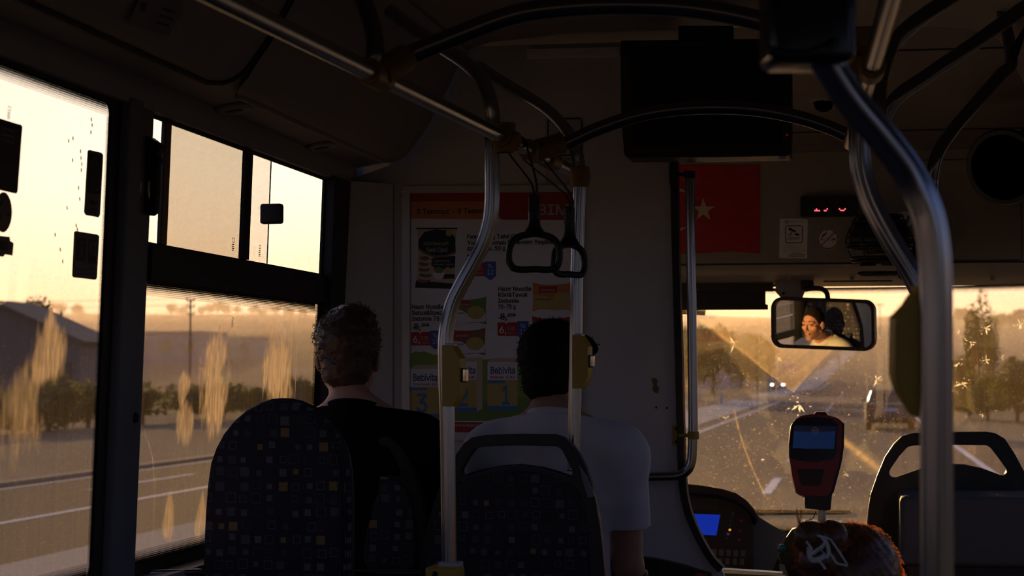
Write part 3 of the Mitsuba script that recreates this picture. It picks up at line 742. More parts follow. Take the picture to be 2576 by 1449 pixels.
# call boxes on the poles
def call_box(m, name, lab, grp=None, s=1.0, mirror=1, button=True):
    'a flat yellow housing with a sloping outer side, and a push button on it; local x outwards, z up'
    k = thing(name, lab, 'stop button', grp)
    po = [(0.0, -0.074), (0.028, -0.074), (0.046, -0.040), (0.046, 0.040), (0.024, 0.072), (0.0, 0.072)]
    po = [(mirror * x * s, z * s) for x, z in po]
    mm = m @ np.array([[1, 0, 0, 0], [0, 0, -1, 0], [0, 1, 0, 0], [0, 0, 0, 1.0]])
    mm2 = mm.copy(); mm2[:3, 3] -= mm[:3, 2] * 0.02 * s
    obj('housing', soft_prism(po, 0.04 * s, 0.004 * s, mm2), 'yellow', k, 30)
    if button:
        b = rbox(0.0, 0.004, -0.013, 0.013, -0.017, 0.017, 0.0015); b.apply_scale(s); b.apply_translation([0.046 * s, 0, 0]); b.apply_transform(m)
        obj('button_base', b, 'black_plastic', k, 30)
        b = rbox(0.0, 0.0085, -0.010, 0.010, -0.015, 0.015, 0.002); b.apply_scale(s); b.apply_translation([0.048 * s, 0, 0]); b.apply_transform(m)
        obj('button', b, 'chrome', k, 30, label='metal push button')
        b = rbox(0.004, 0.026, -0.014, 0.014, 0.068, 0.076, 0.002); b.apply_scale(s); b.apply_transform(m)
        obj('cap', b, 'silver_frame', k, 30)
    return k
def turn(p, a):
    m = np.eye(4); m[:3, :3] = rotz(a); m[:3, 3] = p; return m
call_box(turn(on_y(1120, 944, Y1 - 0.012), math.radians(-12)), 'stop_button', 'yellow stop button box on the bent pole')
call_box(turn(on_y(1445, 909, Y2 - 0.012), math.radians(-12)), 'stop_button', "yellow stop button box on the straight pole, beside a man's head", s=0.95)
# the near, blurred pole
P3 = thing('grab_pole', 'thick blurred ribbed steel pole nearest the camera on the right', 'pole')
def R1(u, v, z=2.36): return W(u, v, z)
path = [R1(1985, -1360, 2.28), R1(1990, -700, 2.29), R1(2003, -130, 2.30), R1(2022, 0, 2.31), R1(2042, 90, 2.32), R1(2085, 165, 2.33), R1(2140, 248, 2.34), R1(2215, 338, 2.35), R1(2285, 432, 2.36), R1(2328, 520), R1(2348, 610), R1(2355, 720), R1(2356, 900), R1(2356, 1150), R1(2356, 1449), R1(2356, 1800)]
obj('tube', sweep(spline(path, 8), flute(0.0198, 96, 4, 0.20)), 'steel', P3, True)
g = rbox(-0.055, 0.045, -0.05, 0.05, -0.02, 0.085, 0.012); g.apply_transform(turn(R1(2040, 128, 2.33), 0.2))
obj('joint', g.difference(g) if False else g, 'black_gloss', P3, 30, label='glossy black joint housing')
obj('joint_ring', tube(spline([R1(1930, 125, 2.27), R1(1990, 138, 2.27), R1(2060, 128, 2.27), R1(2100, 105, 2.28)], 6), 0.006, 10), 'black_gloss', P3, True)
k = thing('stop_button', 'large blurred yellow stop button box on the nearest pole', 'stop button')
po = [(2305, 720), (2300, 735), (2282, 762), (2247, 800), (2245, 940), (2258, 985), (2300, 1048), (2362, 1050), (2362, 720)]
fl = Flat(R1(2305, 900, 2.38), rt, -fw)
obj('housing', fl.poly(po, -0.03, 0.045, 0.006), 'yellow', k, 30)
# the pole right of the aisle, behind it
P4 = thing('grab_pole', 'ribbed steel pole curving outwards behind the nearest pole', 'pole')
Y4 = 4.35
path = [on_y(u, v, Y4) for u, v in ((2188, 150), (2172, 250), (2163, 330), (2166, 420), (2184, 490), (2214, 555), (2254, 625), (2300, 700), (2330, 770), (2345, 860), (2350, 1000), (2350, 1500))]
obj('tube', sweep(spline(path, 8), flute(0.024, 96, 9, 0.08)), 'steel', P4, True)
c = on_y(2178, 108, Y4 - 0.02)
g = rbox(-0.026, 0.022, -0.02, 0.02, -0.036, 0.034, 0.006); g.apply_translation(c); obj('clamp', g, 'amber', P4, 30, label='dull yellow clamp')
# ceiling side tubes on the right
def side_tube(lab, pts, r=0.0175):
    k = thing('ceiling_tube', lab, 'grab rail')
    q = [on_y(u, v, y) for u, v, y in pts]
    e = 0 if q[0][2] > q[-1][2] else -1                                   # run the upper end on up to the ceiling lining
    d = q[e] - q[1 if e == 0 else -2]; d[2] = max(d[2], 0.3 * np.linalg.norm(d[:2])); top = q[e] + d * ((EYE + 1.03 - q[e][2]) / d[2])
    top[0] = np.clip(top[0], -1.15, 0.42)
    q = [top] + q if e == 0 else q + [top]
    obj('tube', tube(spline(q, 8), r, 18), 'steel_dark', k, True)
    return k
side_tube('dark curved ceiling tube, uppermost of three at the upper right', [(2420, -30, 4.5), (2370, 8, 4.45), (2300, 58, 4.4), (2245, 112, 4.38), (2218, 175, 4.36), (2208, 250, 4.35), (2206, 330, 4.35)])
side_tube('dark curved ceiling tube, middle one of three at the upper right', [(2640, -30, 5.0), (2560, 30, 4.95), (2450, 110, 4.9), (2340, 185, 4.85), (2262, 240, 4.8), (2228, 290, 4.8), (2214, 350, 4.8)])
side_tube('dark ceiling tube with flattened end, lowest of three at the upper right', [(2545, 150, 5.6), (2515, 190, 5.55), (2450, 265, 5.5), (2395, 330, 5.45), (2360, 385, 5.4), (2345, 450, 5.4), (2346, 530, 5.45), (2350, 570, 5.9), (2354, 600, 7.2), (2356, 610, 8.41)])
obj('end_bracket', soft_prism([(-0.012, 0), (0.012, 0), (0.010, 0.06), (-0.002, 0.10), (-0.010, 0.06)], 0.010, 0.003, frame(on_y(2545, 152, 5.59), (1, 0, -0.4), n=(0, -1, 0))), 'black_plastic', 'ceiling_tube_002', 30)
# ceiling tubes upper left
side_tube('dark ceiling tube rising from the first clamp at the upper left', [(938, 172, 3.62), (944, 120, 3.62), (938, 70, 3.66), (922, 20, 3.7), (905, -30, 3.75)])
# hanging straps
def strap(u, v, zc, ang, wpx, lab):
    k = thing('hand_strap', lab, 'hand strap', None)
    p = W(u, v, zc)                                       # middle of the grip opening
    s = wpx * zc / F
    m = turn(p, ang)
    ring = [(-0.42, -0.34), (-0.5, -0.2), (-0.5, 0.0), (-0.44, 0.18), (-0.32, 0.28), (-0.16, 0.33), (0, 0.35), (0.16, 0.33), (0.32, 0.28), (0.44, 0.18), (0.5, 0.0), (0.5, -0.2), (0.42, -0.34), (0.25, -0.37), (0, -0.36), (-0.25, -0.37)]
    q = np.array([(x * s, 0, z * s) for x, z in ring + ring[:1]])
    q = spline(q, 5)[:-1]
    obj('grip', xf(sweep(q, circ(0.0085, 12), closed=True), m), 'black_plastic', k, True)
    st = lathe([(0.0, 0.0), (0.030, 0.0), (0.024, 0.012), (0.0155, 0.026), (0.0145, 0.045), (0.015, 0.060), (0.0, 0.060)], 20); st.apply_translation([0, 0, 0.33 * s - 0.004]); st.apply_transform(m)
    obj('stem', st, 'black_plastic', k, 40)
    z0 = 0.33 * s + 0.054
    bx = rbox(-0.0135, 0.0135, -0.008, 0.008, z0, z0 + 0.044, 0.003); bx.apply_transform(m)
    obj('buckle', bx, 'black_plastic', k, 30)
    top = p + [0, 0, z0 + 0.04]
    for sx in (-1, 1):
        e = h1(p[1]) + np.array([sx * 0.0205, 0, 0.0])
        path = spline([top + [sx * 0.003, 0, -0.02], top + [sx * 0.006, 0, 0.03], e + [sx * 0.004, 0, -0.02], e], 6)
        obj('band', sweep(path, [(-0.0016, -0.010), (0.0016, -0.010), (0.0016, 0.010), (-0.0016, 0.010)]), 'black_plastic', k, 30)
    arc = [h1(p[1]) + np.array([math.cos(t) * 0.0205, 0, math.sin(t) * 0.0205]) for t in np.linspace(0, math.pi, 12)]
    obj('band', sweep(arc, [(-0.0016, -0.010), (0.0016, -0.010), (0.0016, 0.010), (-0.0016, 0.010)]), 'black_plastic', k, 30)
    return k
strap(1344, 632, 4.86, 0.15, 126, 'black hanging hand strap with a wide grip, left of the two')
strap(1432, 652, 5.02, 0.9, 106, 'black hanging hand strap turned edgewise, right of the two')
# driver's handrail on the partition edge
HR = thing('cab_handrail', "L-shaped steel handrail on the driver's partition edge", 'handrail')
yh = PY - 0.06
path = bend([on_y(1560, 1202, yh), on_y(1738, 1196, yh), on_y(1744, 1090, yh), on_y(1739, 700, yh), on_y(1735, 436, yh)], 0.055, 9)
obj('tube', tube(path, 0.0145, 20), 'steel', HR, True)
for v0, mt, lab in ((1095, 'yellow', 'yellow bracket'), (440, 'black_plastic', 'dark bracket')):
    a = on_y(1744 if v0 > 600 else 1735, v0, yh)
    plate = soft_prism(rrect(-0.011, -0.032, 0.011, 0.032, 0.006), 0.010, 0.003, frame(on_y(1701 if v0 > 600 else 1693, v0, PY), (1, 0, 0), n=(0, -1, 0)))
    k = obj('bracket', plate, mt, HR, 30, label=lab)
    b = on_y(1703 if v0 > 600 else 1694, v0, PY - 0.008)
    obj('arm', tube(spline([b, (a + b) / 2 + [0, -0.004, 0], a], 5), 0.006, 10), mt, k, True)
    sl = lathe([(0.0145, -0.012), (0.0175, -0.012), (0.0175, 0.012), (0.0145, 0.012)], 20); sl.apply_translation(a)
    obj('sleeve', sl, mt, k, 40)
    for dz in (-0.020, 0.020):
        obj('bolt', lathe([(0, 0.003), (0.004, 0.003), (0.005, 0)], 10, frame(on_y(1701 if v0 > 600 else 1693, v0, PY - 0.010) + [0, 0, dz], (1, 0, 0), n=(0, -1, 0))), 'black_plastic', k, 40)

# ------------------------------------------------------------------ seats
def seat_pan(k, x, y, w, z, facing):
    'cushion, plinth and foot of a seat whose back stands at y; facing +1 looks forward'
    y0, y1 = (y + 0.02, y + 0.43) if facing > 0 else (y - 0.43, y - 0.02)
    obj('cushion', rbox(x - w / 2, x + w / 2, y0, y1, z - 0.07, z, 0.03), 'seat_fabric', k, True)
    obj('base', rbox(x - w / 2 + 0.05, x + w / 2 - 0.05, y0 + 0.05, y1 - 0.05, SEATF[0], z - 0.06, 0.01), 'black_plastic', k, 30)
SEATF = [0.33]
def high_back(name, lab, fl, out, pan_x, pan_y, pan_w, z, facing):
    'upholstered dome-topped back with piping'
    k = thing(name, lab, 'seat', None)
    poly = sg.Polygon([fl.loc(*q) for q in out]).buffer(0.01).buffer(-0.01)
    obj('backrest', soft_prism(poly, 0.09, 0.035, fl.lift(-0.09), 5), 'seat_fabric', k, 45)
    e = np.array(poly.exterior.coords)[:-1]
    ring = np.array([fl.o + fl.ex * a + fl.ey * b - fl.n * 0.045 for a, b in np.array(sg.LinearRing(e).segmentize(0.02).coords)[:-1]])
    obj('piping', sweep(ring, circ(0.006, 8), closed=True), 'black_plastic', k, True)
    seat_pan(k, pan_x, pan_y, pan_w, z, facing)
    return k
# rear-facing dome-topped seat nearest the left window
FA = Flat(W(690, 1200, 4.74), (1, 0, 0), (0, -1, 0))
dome = [(503, 1640), (504, 1500), (506, 1420), (511, 1300), (517, 1220), (525, 1165), (538, 1128), (556, 1094), (580, 1064), (610, 1038), (645, 1019), (672, 1010), (697, 1008), (722, 1009), (748, 1015), (780, 1030), (808, 1050), (832, 1078), (850, 1110), (862, 1142), (869, 1180), (873, 1240), (874, 1320), (873, 1420), (872, 1500), (872, 1640)]
high_back('bus_seat', 'tall dome-topped bus seat in dark squared fabric by the left window', FA, dome, FA.at(690, 1300)[0], 4.74, 0.38, 0.33 + 0.40, -1)
# forward-facing seats: plastic shell with a grab handle above a fabric panel
def shell_seat(lab, y, outer, hole, panel, pan_w, z, piping=True, fabric_back=True):
    k = thing('bus_seat', lab, 'seat', None)
    fl = Flat((0, y, EYE), (1, 0, 0), (0, -1, 0))
    po = sg.Polygon([fl.loc(*q) for q in outer]).buffer(0.006).buffer(-0.012).buffer(0.006)
    ho = sg.Polygon([fl.loc(*q) for q in hole]).buffer(-0.012).buffer(0.012)
    shellp = po.difference(ho)
    obj('shell', soft_prism(shellp, 0.05, 0.013, fl.lift(-0.045), 4), 'black_plastic', k, 50)
    pa = sg.Polygon([fl.loc(*q) for q in panel]).buffer(0.006).buffer(-0.006)
    if fabric_back:
        obj('back_panel', soft_prism(pa, 0.016, 0.008, fl.lift(-0.004), 4), 'seat_fabric', k, 50)
    fp = pa.buffer(0.012)
    obj('backrest', soft_prism(fp, 0.05, 0.02, fl.lift(-0.09), 4), 'seat_fabric', k, 50)
    x0, _, x1, _ = po.bounds
    seat_pan(k, (x0 + x1) / 2 + fl.o[0], y + 0.04, pan_w, z, 1)
    return k, fl
outB = [(1050, 1640), (1051, 1449), (1062, 1370), (1080, 1300), (1100, 1235), (1122, 1185), (1148, 1142), (1166, 1116), (1186, 1101), (1215, 1095), (1300, 1092), (1395, 1093), (1420, 1101), (1438, 1117), (1458, 1145), (1476, 1180), (1490, 1222), (1499, 1262), (1508, 1310), (1516, 1380), (1522, 1449), (1524, 1640)]
holeB = [(1196, 1129), (1210, 1124), (1300, 1121), (1400, 1123), (1412, 1130), (1428, 1160), (1446, 1202), (1430, 1203), (1400, 1192), (1350, 1178), (1300, 1172), (1250, 1175), (1205, 1187), (1170, 1199), (1154, 1202), (1158, 1188), (1178, 1152)]
panB = [(1066, 1640), (1068, 1449), (1078, 1380), (1094, 1310), (1112, 1258), (1136, 1224), (1172, 1205), (1210, 1194), (1255, 1185), (1300, 1182), (1350, 1188), (1400, 1202), (1436, 1216), (1458, 1236), (1472, 1275), (1480, 1330), (1485, 1449), (1486, 1640)]
SB, FB = shell_seat('black shell bus seat with grab handle, behind the man in white', 5.05, outB, holeB, panB, 0.42, 0.33 + 0.42)
# its raised right-hand edge cover
obj('edge_cover', cat([FB.poly([(1458, 1168), (1478, 1198), (1498, 1248), (1480, 1251), (1466, 1205)], 0.004, 0.012, 0.004)]), 'pillar_grey', SB, 40, label='greyer corner cover')
def shift(p, du, dv=0, s=1, c=(1275, 1100)): return [((u - c[0]) * s + c[0] + du, (v - c[1]) * s + c[1] + dv) for u, v in p]
SA2, FA2 = shell_seat('black shell bus seat with grab handle, behind the man in black', 5.12, shift(outB, -424, 2, 0.95), shift(holeB, -424, 2, 0.95), shift(panB, -424, 2, 0.95), 0.42, 0.33 + 0.42)
# seat at the right with a plain black back
outR = [(2178, 1640), (2180, 1330), (2184, 1280), (2190, 1244), (2206, 1198), (2226, 1150), (2248, 1117), (2268, 1098), (2292, 1090), (2320, 1088), (2480, 1086), (2505, 1090), (2528, 1104), (2552, 1140), (2576, 1185), (2592, 1230), (2598, 1280), (2602, 1330), (2604, 1640)]
holeR = [(2284, 1124), (2300, 1121), (2390, 1119), (2480, 1120), (2492, 1126), (2515, 1156), (2546, 1200), (2536, 1203), (2510, 1193), (2470, 1178), (2430, 1169), (2395, 1167), (2350, 1171), (2310, 1181), (2270, 1195), (2240, 1205), (2231, 1203), (2240, 1180), (2262, 1148)]
panR = [(2196, 1640), (2198, 1330), (2204, 1290), (2230, 1225), (2280, 1205), (2340, 1192), (2395, 1186), (2450, 1192), (2510, 1208), (2560, 1225), (2580, 1290), (2586, 1330), (2588, 1640)]
SEATF[0] = 0.22
SR, FR = shell_seat('black shell bus seat with grab handle at the right, its left rim sunlit', 5.13, outR, holeR, panR, 0.44, 0.22 + 0.42, fabric_back=False)
obj('seam', prism(sg.box(*FR.loc(2184, 1248), *FR.loc(2262, 1245)), 0.007, FR.lift(0.0)) if False else FR.rect(2184, 1246, 2262, 1249, 0.004, 0.003), 'black_gloss', SR, False)
x0 = on_y(2263, 1300, 4.86)[0]
obj('box_back', rbox(x0, x0 + 0.42, 4.80, 5.10, EYE - 0.455, EYE - 0.291, 0.014), 'box_grey', SR, True, label='square black box on the back')
obj('box_foot', rbox(x0 + 0.012, x0 + 0.40, 4.84, 5.08, 0.23, EYE - 0.45, 0.01), 'black_plastic', SR, 30)
# low tubes at the lower edge
k = thing('seat_rail', 'thin bent silver rail beside the window at the lower left', 'handrail')
obj('tube', tube(bend([on_y(285, 1600, 4.36), on_y(300, 1444, 4.36), on_y(520, 1438, 4.60), on_y(560, 1600, 4.62)], 0.03, 7), 0.008, 14), 'steel', k, True)
k = thing('seat_rail', 'dark cross rail between the dome-topped seat and the bent pole', 'handrail')
obj('tube', tube([on_y(880, 1441, 4.7), on_y(1065, 1441, 4.7)], 0.0065, 14), 'black_plastic', k, True)
obj('end_knob', ball(on_y(879, 1438, 4.69), 0.012, 2), 'yellow', k, True, label='yellow end knob')
obj('post', tube([on_y(884, 1445, 4.7), on_y(884, 1445, 4.7) - [0, 0, 0.66]], 0.009, 12), 'black_plastic', k, True)

# ------------------------------------------------------------------ people
def head_body(b, R, o, woman=False):
    'adds a head (centre o, axes R: x right, y forward, z up) to a Body'
    P = lambda x, y, z: o + R @ np.array([x, y, z], float)
    b.ell(P(0, -0.012, 0.030), (0.073, 0.094, 0.082), R, 0.02)
    b.ell(P(0, 0.028, -0.030), (0.058, 0.064, 0.076), R, 0.025)
    for s in (-1, 1):
        b.cone(P(s * 0.048, -0.008, -0.055), P(s * 0.014, 0.064, -0.098), 0.021, 0.017, 0.02)
        b.ell(P(s * 0.044, 0.055, -0.022), (0.022, 0.020, 0.018), R, 0.014)
        b.ell(P(s * 0.0775, -0.010, -0.010), (0.008, 0.019, 0.031), R @ rotz(s * 0.45), 0.004)
        b.cone(P(s * 0.070, 0.002, -0.012), P(s * 0.074, -0.004, -0.030), 0.007, 0.007, 0.004)
        b.cone(P(s * 0.012, 0.087, 0.021), P(s * 0.046, 0.072, 0.020), 0.0095, 0.008, 0.008)
        b.cone(P(s * 0.010, 0.100, -0.036), P(s * 0.0105, 0.096, -0.038), 0.0072, 0.0072, 0.004)
        b.dent(P(s * 0.031, 0.097, 0.002), (0.016, 0.015, 0.0075), 0.008)
        b.ell(P(s * 0.031, 0.0815, 0.0105), (0.0150, 0.0105, 0.0048), R, 0.004); b.ell(P(s * 0.031, 0.0800, -0.0065), (0.0145, 0.0100, 0.0040), R, 0.004)
    b.ell(P(0, 0.068, -0.103), (0.022, 0.018, 0.016), R, 0.014)
    b.chain([P(0, 0.089, 0.010), P(0, 0.101, -0.014), P(0, 0.112, -0.032)], [0.007, 0.008, 0.0095], 0.008)
    b.ell(P(0, 0.089, -0.063), (0.023, 0.009, 0.0045), R, 0.004); b.ell(P(0, 0.088, -0.0715), (0.019, 0.009, 0.0055), R, 0.004)
    b.dent(P(0, 0.100, -0.0672), (0.022, 0.010, 0.0013), 0.002)
    return P
def hand(b, wrist, fwd, down, s=1, curl=0.35):
    'palm and five bent fingers; fwd points from wrist to knuckles, down out of the palm'
    f = np.asarray(fwd, float) / np.linalg.norm(fwd); d = np.asarray(down, float); d = d - f * (d @ f); d /= np.linalg.norm(d)
    x = np.cross(f, d) * s
    for q in (-0.024, -0.008, 0.008, 0.024):
        b.cone(wrist + f * 0.012 + x * q * 0.6, wrist + f * 0.082 + x * q, 0.014, 0.011, 0.008)
    for q, L in zip((-0.030, -0.0105, 0.0100, 0.0295), (0.068, 0.080, 0.075, 0.058)):
        p0 = wrist + f * 0.085 + x * q
        a1, a2, a3 = curl, 2 * curl, 2.8 * curl
        p1 = p0 + L * 0.45 * (f * math.cos(a1) + d * math.sin(a1)); p2 = p1 + L * 0.32 * (f * math.cos(a2) + d * math.sin(a2)); p3 = p2 + L * 0.25 * (f * math.cos(a3) + d * math.sin(a3))
        b.chain([p0, p1, p2, p3], [0.0088, 0.0082, 0.0076, 0.0068], 0.003)
    t0 = wrist + f * 0.022 - x * 0.026 + d * 0.006
    t1 = t0 + 0.040 * (f * 0.75 - x * 0.62 + d * 0.2); t2 = t1 + 0.032 * (f * 0.95 - x * 0.15 + d * 0.3)
    b.chain([t0, t1, t2], [0.013, 0.0100, 0.0082], 0.004)
def torso(b, Q, g=0.0, kk=0.05):
    'trunk shared by skin and shirt; g inflates it'
    b.ell(Q(0, 0, 0.07), (0.165 + g, 0.115 + g, 0.115 + g), Q.R, kk)
    b.ell(Q(0, 0.008, 0.22), (0.145 + g, 0.105 + g, 0.16), Q.R, kk)
    b.ell(Q(0, 0.0, 0.385), (0.165 + g, 0.108 + g, 0.165 + g), Q.R, kk)
    b.cone(Q(-0.135, -0.012, 0.492), Q(0.135, -0.012, 0.492), 0.058 + g, 0.058 + g, kk)
    for s in (-1, 1):
        b.cone(Q(s * 0.135, -0.012, 0.512), Q(s * 0.03, -0.03, 0.578), 0.040 + g, 0.042 + g, kk)
        b.ell(Q(s * 0.182, -0.005, 0.478), (0.055 + g, 0.055 + g, 0.060 + g), Q.R, kk)
class Place:
    def __init__(self, o, R, s=1.0): self.o, self.R, self.s = np.asarray(o, float), R, s
    def __call__(self, x, y, z): return self.o + self.R @ (np.array([x, y, z], float) * self.s)
def person(lab, hip, head, Rh, Rb, skin, shirt, arms, hair, shirt_lab, sleeve=0.16, collar=0.578, hh=0.0055, neck_back=-0.045, hair_mesh=None, legs=True, floor=0.33, vcol=None, curls=None):
    k = thing('person', lab, 'person')
    Q = Place(hip, Rb)
    b = Body(hh, 0.04)
    torso(b, Q)
    P = head_body(b, Rh, head)
    nb = Q(0, -0.035, 0.53)
    b.cone(P(0, -0.022, -0.06), nb, 0.053, 0.060, 0.03)
    els = []
    for s, (el, wr, hf, hd) in zip((-1, 1), arms):
        sh, el, wr = Q(s * 0.192, -0.005, 0.478), np.asarray(el, float), np.asarray(wr, float)
        b.cone(sh, el, 0.046, 0.038, 0.03); b.cone(el, wr, 0.037, 0.025, 0.02)
        m = el + (wr - el) * 0.28; b.ell(m, (0.041, 0.041, 0.06), frame(m, np.cross(wr - el, [0.3, 0.1, 0.9]), n=wr - el)[:3, :3], 0.03)
        hand(b, wr, hf, hd, s)
        els.append((s, sh, el))
    kn, an = {}, {}
    for s in (-1, 1):
        kn[s], an[s] = Q(s * 0.12, 0.42, 0.075), Q(s * 0.12, 0.44, 0)
        an[s][2] = floor + 0.085
        if legs:
            b.cone(Q(s * 0.09, 0.02, 0.06), kn[s], 0.072, 0.050, 0.04); b.cone(kn[s], an[s], 0.048, 0.034, 0.03)
            b.cone(an[s] + [0, -0.02, -0.04], an[s] + Rb @ np.array([0, 0.14, -0.05]), 0.038, 0.030, 0.02)
    body = b.mesh()
    if vcol is not None:
        obj('body', body, 'skin_painted', k, True, color=vcol(np.asarray(body.vertices), P, Rh, head))
    else:
        obj('body', body, skin, k, True)
    # shirt
    sb = Body(0.0065, 0.045)
    torso(sb, Q, 0.014)
    sb.ell(Q(0, -0.035, 0.535), (0.088, 0.078, 0.07), Rb)
    if legs: sb.cone(Q(-0.06, 0.05, 0.05), Q(0.06, 0.05, 0.05), 0.12, 0.12, 0.04)
    dirs = []
    for s, sh, el in els:
        d = (el - sh); L = np.linalg.norm(d); d /= L
        sb.cone(sh - [0, 0, 0.005], sh + d * (sleeve + 0.02), 0.058, 0.064 if sleeve < 0.25 else 0.055, 0.045)
        if sleeve >= L - 0.02:
            wr = np.asarray(arms[0 if s < 0 else 1][1], float); sb.cone(el, el + (wr - el) * 0.82, 0.050, 0.040, 0.03)
        dirs.append((s, sh, d))
    ex = Rb[:, 0]
    def trim(X):
        out = np.zeros(X.shape[:-1])
        for s, sh, d in dirs:
            if sleeve < 0.25:
                t = (X - sh) @ d; side = ((X - hip) @ ex) * s
                rad = np.linalg.norm((X - sh) - t[..., None] * d, axis=-1)
                out = np.where((t > sleeve) & (side > 0.150) & (rad < 0.10), np.maximum(out, t - sleeve + 0.004 + 0.05), out)
        w = 0.0016 * (meshkit.noise(X * [26, 26, 9] + 3.0, 3) - 0.5) * 2 + 0.0030 * (meshkit.noise(X * [13, 13, 30], 5) - 0.5)
        return out + w
    sb.noise = trim
    cz = Q(0, 0, collar)
    sb.plane(Q(0, -0.045, collar + 0.004), Rb @ np.array([0, 0.30, 1.0]))
    obj('shirt', sb.mesh(), shirt, k, True, label=shirt_lab)
    ring = [Q(0, -0.030, collar + 0.004) + Rb @ np.array([0.068 * math.cos(t), 0.066 * math.sin(t), -0.30 * 0.066 * math.sin(t)]) for t in np.linspace(0, 2 * math.pi, 40)[:-1]]
    obj('collar', sweep(ring, [(-0.004, -0.010), (0.004, -0.010), (0.005, 0.0), (0.003, 0.011), (-0.003, 0.011), (-0.005, 0)], closed=True), shirt, k, True)
    if legs:
        tb = Body(0.008, 0.04)
        tb.ell(Q(0, 0.01, 0.06), (0.178, 0.13, 0.10), Rb)
        for s in (-1, 1):
            tb.cone(Q(s * 0.09, 0.02, 0.06), kn[s], 0.088, 0.066); tb.cone(kn[s], an[s] + [0, 0, 0.0], 0.064, 0.052)
        obj('trousers', tb.mesh(), 'trousers', k, True)
        for s in (-1, 1):
            sb2 = Body(0.006, 0.02)
            sb2.chain([an[s] + [0, -0.035, -0.045], an[s] + Rb @ np.array([0, 0.10, -0.045]), an[s] + Rb @ np.array([0, 0.17, -0.050])], [0.042, 0.042, 0.034]); sb2.cone(an[s] + [0, -0.01, 0.0], an[s] + [0, 0, -0.03], 0.044, 0.046)
            sb2.plane([0, 0, floor + 0.003], [0, 0, -1])
            obj('shoe', sb2.mesh(), 'black_plastic', k, True)
    hm = hair(P, Rh, head)
    obj('hair', hm[0], hm[1], k, True)
    if curls: obj('hair_strands', tufts(hm[0], *curls[:5]), curls[5] if len(curls) > 5 else hm[1], k, True, kind='stuff')
    for s in (-1, 1):
        e = ball((0, 0, 0), 0.0112, 3)
        e = xf(e, np.vstack([np.hstack([Rh, P(s * 0.0305, 0.0790, 0.0025)[:, None]]), [0, 0, 0, 1]]))
        ek = obj('eye', e, 'eye_white', k, True)
        ir = lathe([(0, 0.0116), (0.0058, 0.0102)], 16, frame(P(s * 0.0305, 0.0790, 0.0025), Rh[:, 0], n=Rh @ np.array([0.0, 1, 0.0])))
        obj('iris', ir, 'black_print', ek, True)
    return k, P, Q
def short_hair(top, side, m, nz=0.004, line=(0.03, 0.045), slope=0.95, fr=60, h=0.0045, bumps=(), nape=-0.088):
    def f(P, R, o):
        b = Body(h, 0.02)
        b.ell(P(0, -0.014, 0.030 + top * 0.45), (0.073 + side, 0.094 + side * 0.9, 0.082 + top * 0.55), R)
        b.ell(P(0, -0.048, -0.035), (0.060 + side * 0.5, 0.056 + side * 0.5, 0.066), R)
        for c, r in bumps: b.ell(P(*c), r, R, 0.02)
        b.cut.append((P(0, line[0], line[1]), R @ (np.array([0, 1, -slope]) / math.hypot(1, slope))))
        b.cut.append((P(0, -0.08, nape), R @ np.array([0, 0.35, -1.0]) / 1.06))
        for s in (-1, 1): b.dent(P(s * 0.085, -0.004, -0.02), (0.020, 0.026, 0.036), 0.006)
        b.noise = lambda X: nz * (meshkit.fbm(X * fr, 3, 7) - 0.55) * 2
        return b.mesh(), m
    return f
I3 = np.eye(3)
def tufts(g, n, L, r, curl, seed):
    'short curled strands rooted on a hair mesh'
    q = np.random.default_rng(seed); g = trimesh.Trimesh(g.vertices, g.faces, process=False)
    vn = g.vertex_normals; i = q.integers(0, len(g.vertices), n); out = []
    for a in i:
        p, m = g.vertices[a], vn[a]; t = np.cross(m, q.normal(size=3)); t /= np.linalg.norm(t) + 1e-9; s = np.cross(m, t)
        l = L * q.uniform(0.5, 1.2); c = curl * q.uniform(0.6, 1.4)
        pts = [p - m * 0.002, p + m * l * 0.35 + t * l * 0.25, p + m * l * 0.5 + t * l * (0.3 + 0.4 * c), p + m * l * 0.35 + t * l * (0.2 + 0.7 * c) + s * l * 0.3 * c]
        out.append(sweep(spline(pts, 3), circ(r, 4), scale=np.linspace(1, 0.3, 10)))
    return cat(out)
# man by the window
h1c = W(877, 899, 5.42)
hip1 = np.array([h1c[0] + 0.038, h1c[1] - 0.055, h1c[2] - 0.715])
def arms_rest(hip, spread=0.0):
    return [((hip[0] - 0.235 - spread, hip[1] + 0.05, hip[2] + 0.21), (hip[0] - 0.15, hip[1] + 0.27, hip[2] + 0.155), (0.15, 1, -0.12), (0, -0.1, -1)),
            ((hip[0] + 0.235 + spread, hip[1] + 0.05, hip[2] + 0.21), (hip[0] + 0.15, hip[1] + 0.27, hip[2] + 0.155), (-0.15, 1, -0.12), (0, -0.1, -1))]
person('man with wavy brown hair in a black T-shirt, seated by the left window', hip1, h1c, rotz(0.14), I3, 'skin', 'shirt_black', arms_rest(hip1, -0.03),
       short_hair(0.030, 0.014, 'hair_brown', 0.006, (0.03, 0.03), 1.0, 55, bumps=[((-0.062, 0.012, 0.072), (0.034, 0.04, 0.034)), ((0.02, -0.02, 0.115), (0.05, 0.05, 0.02))], nape=-0.10), 'plain black T-shirt', 0.17, 0.572, curls=(600, 0.014, 0.0010, 0.9, 3))
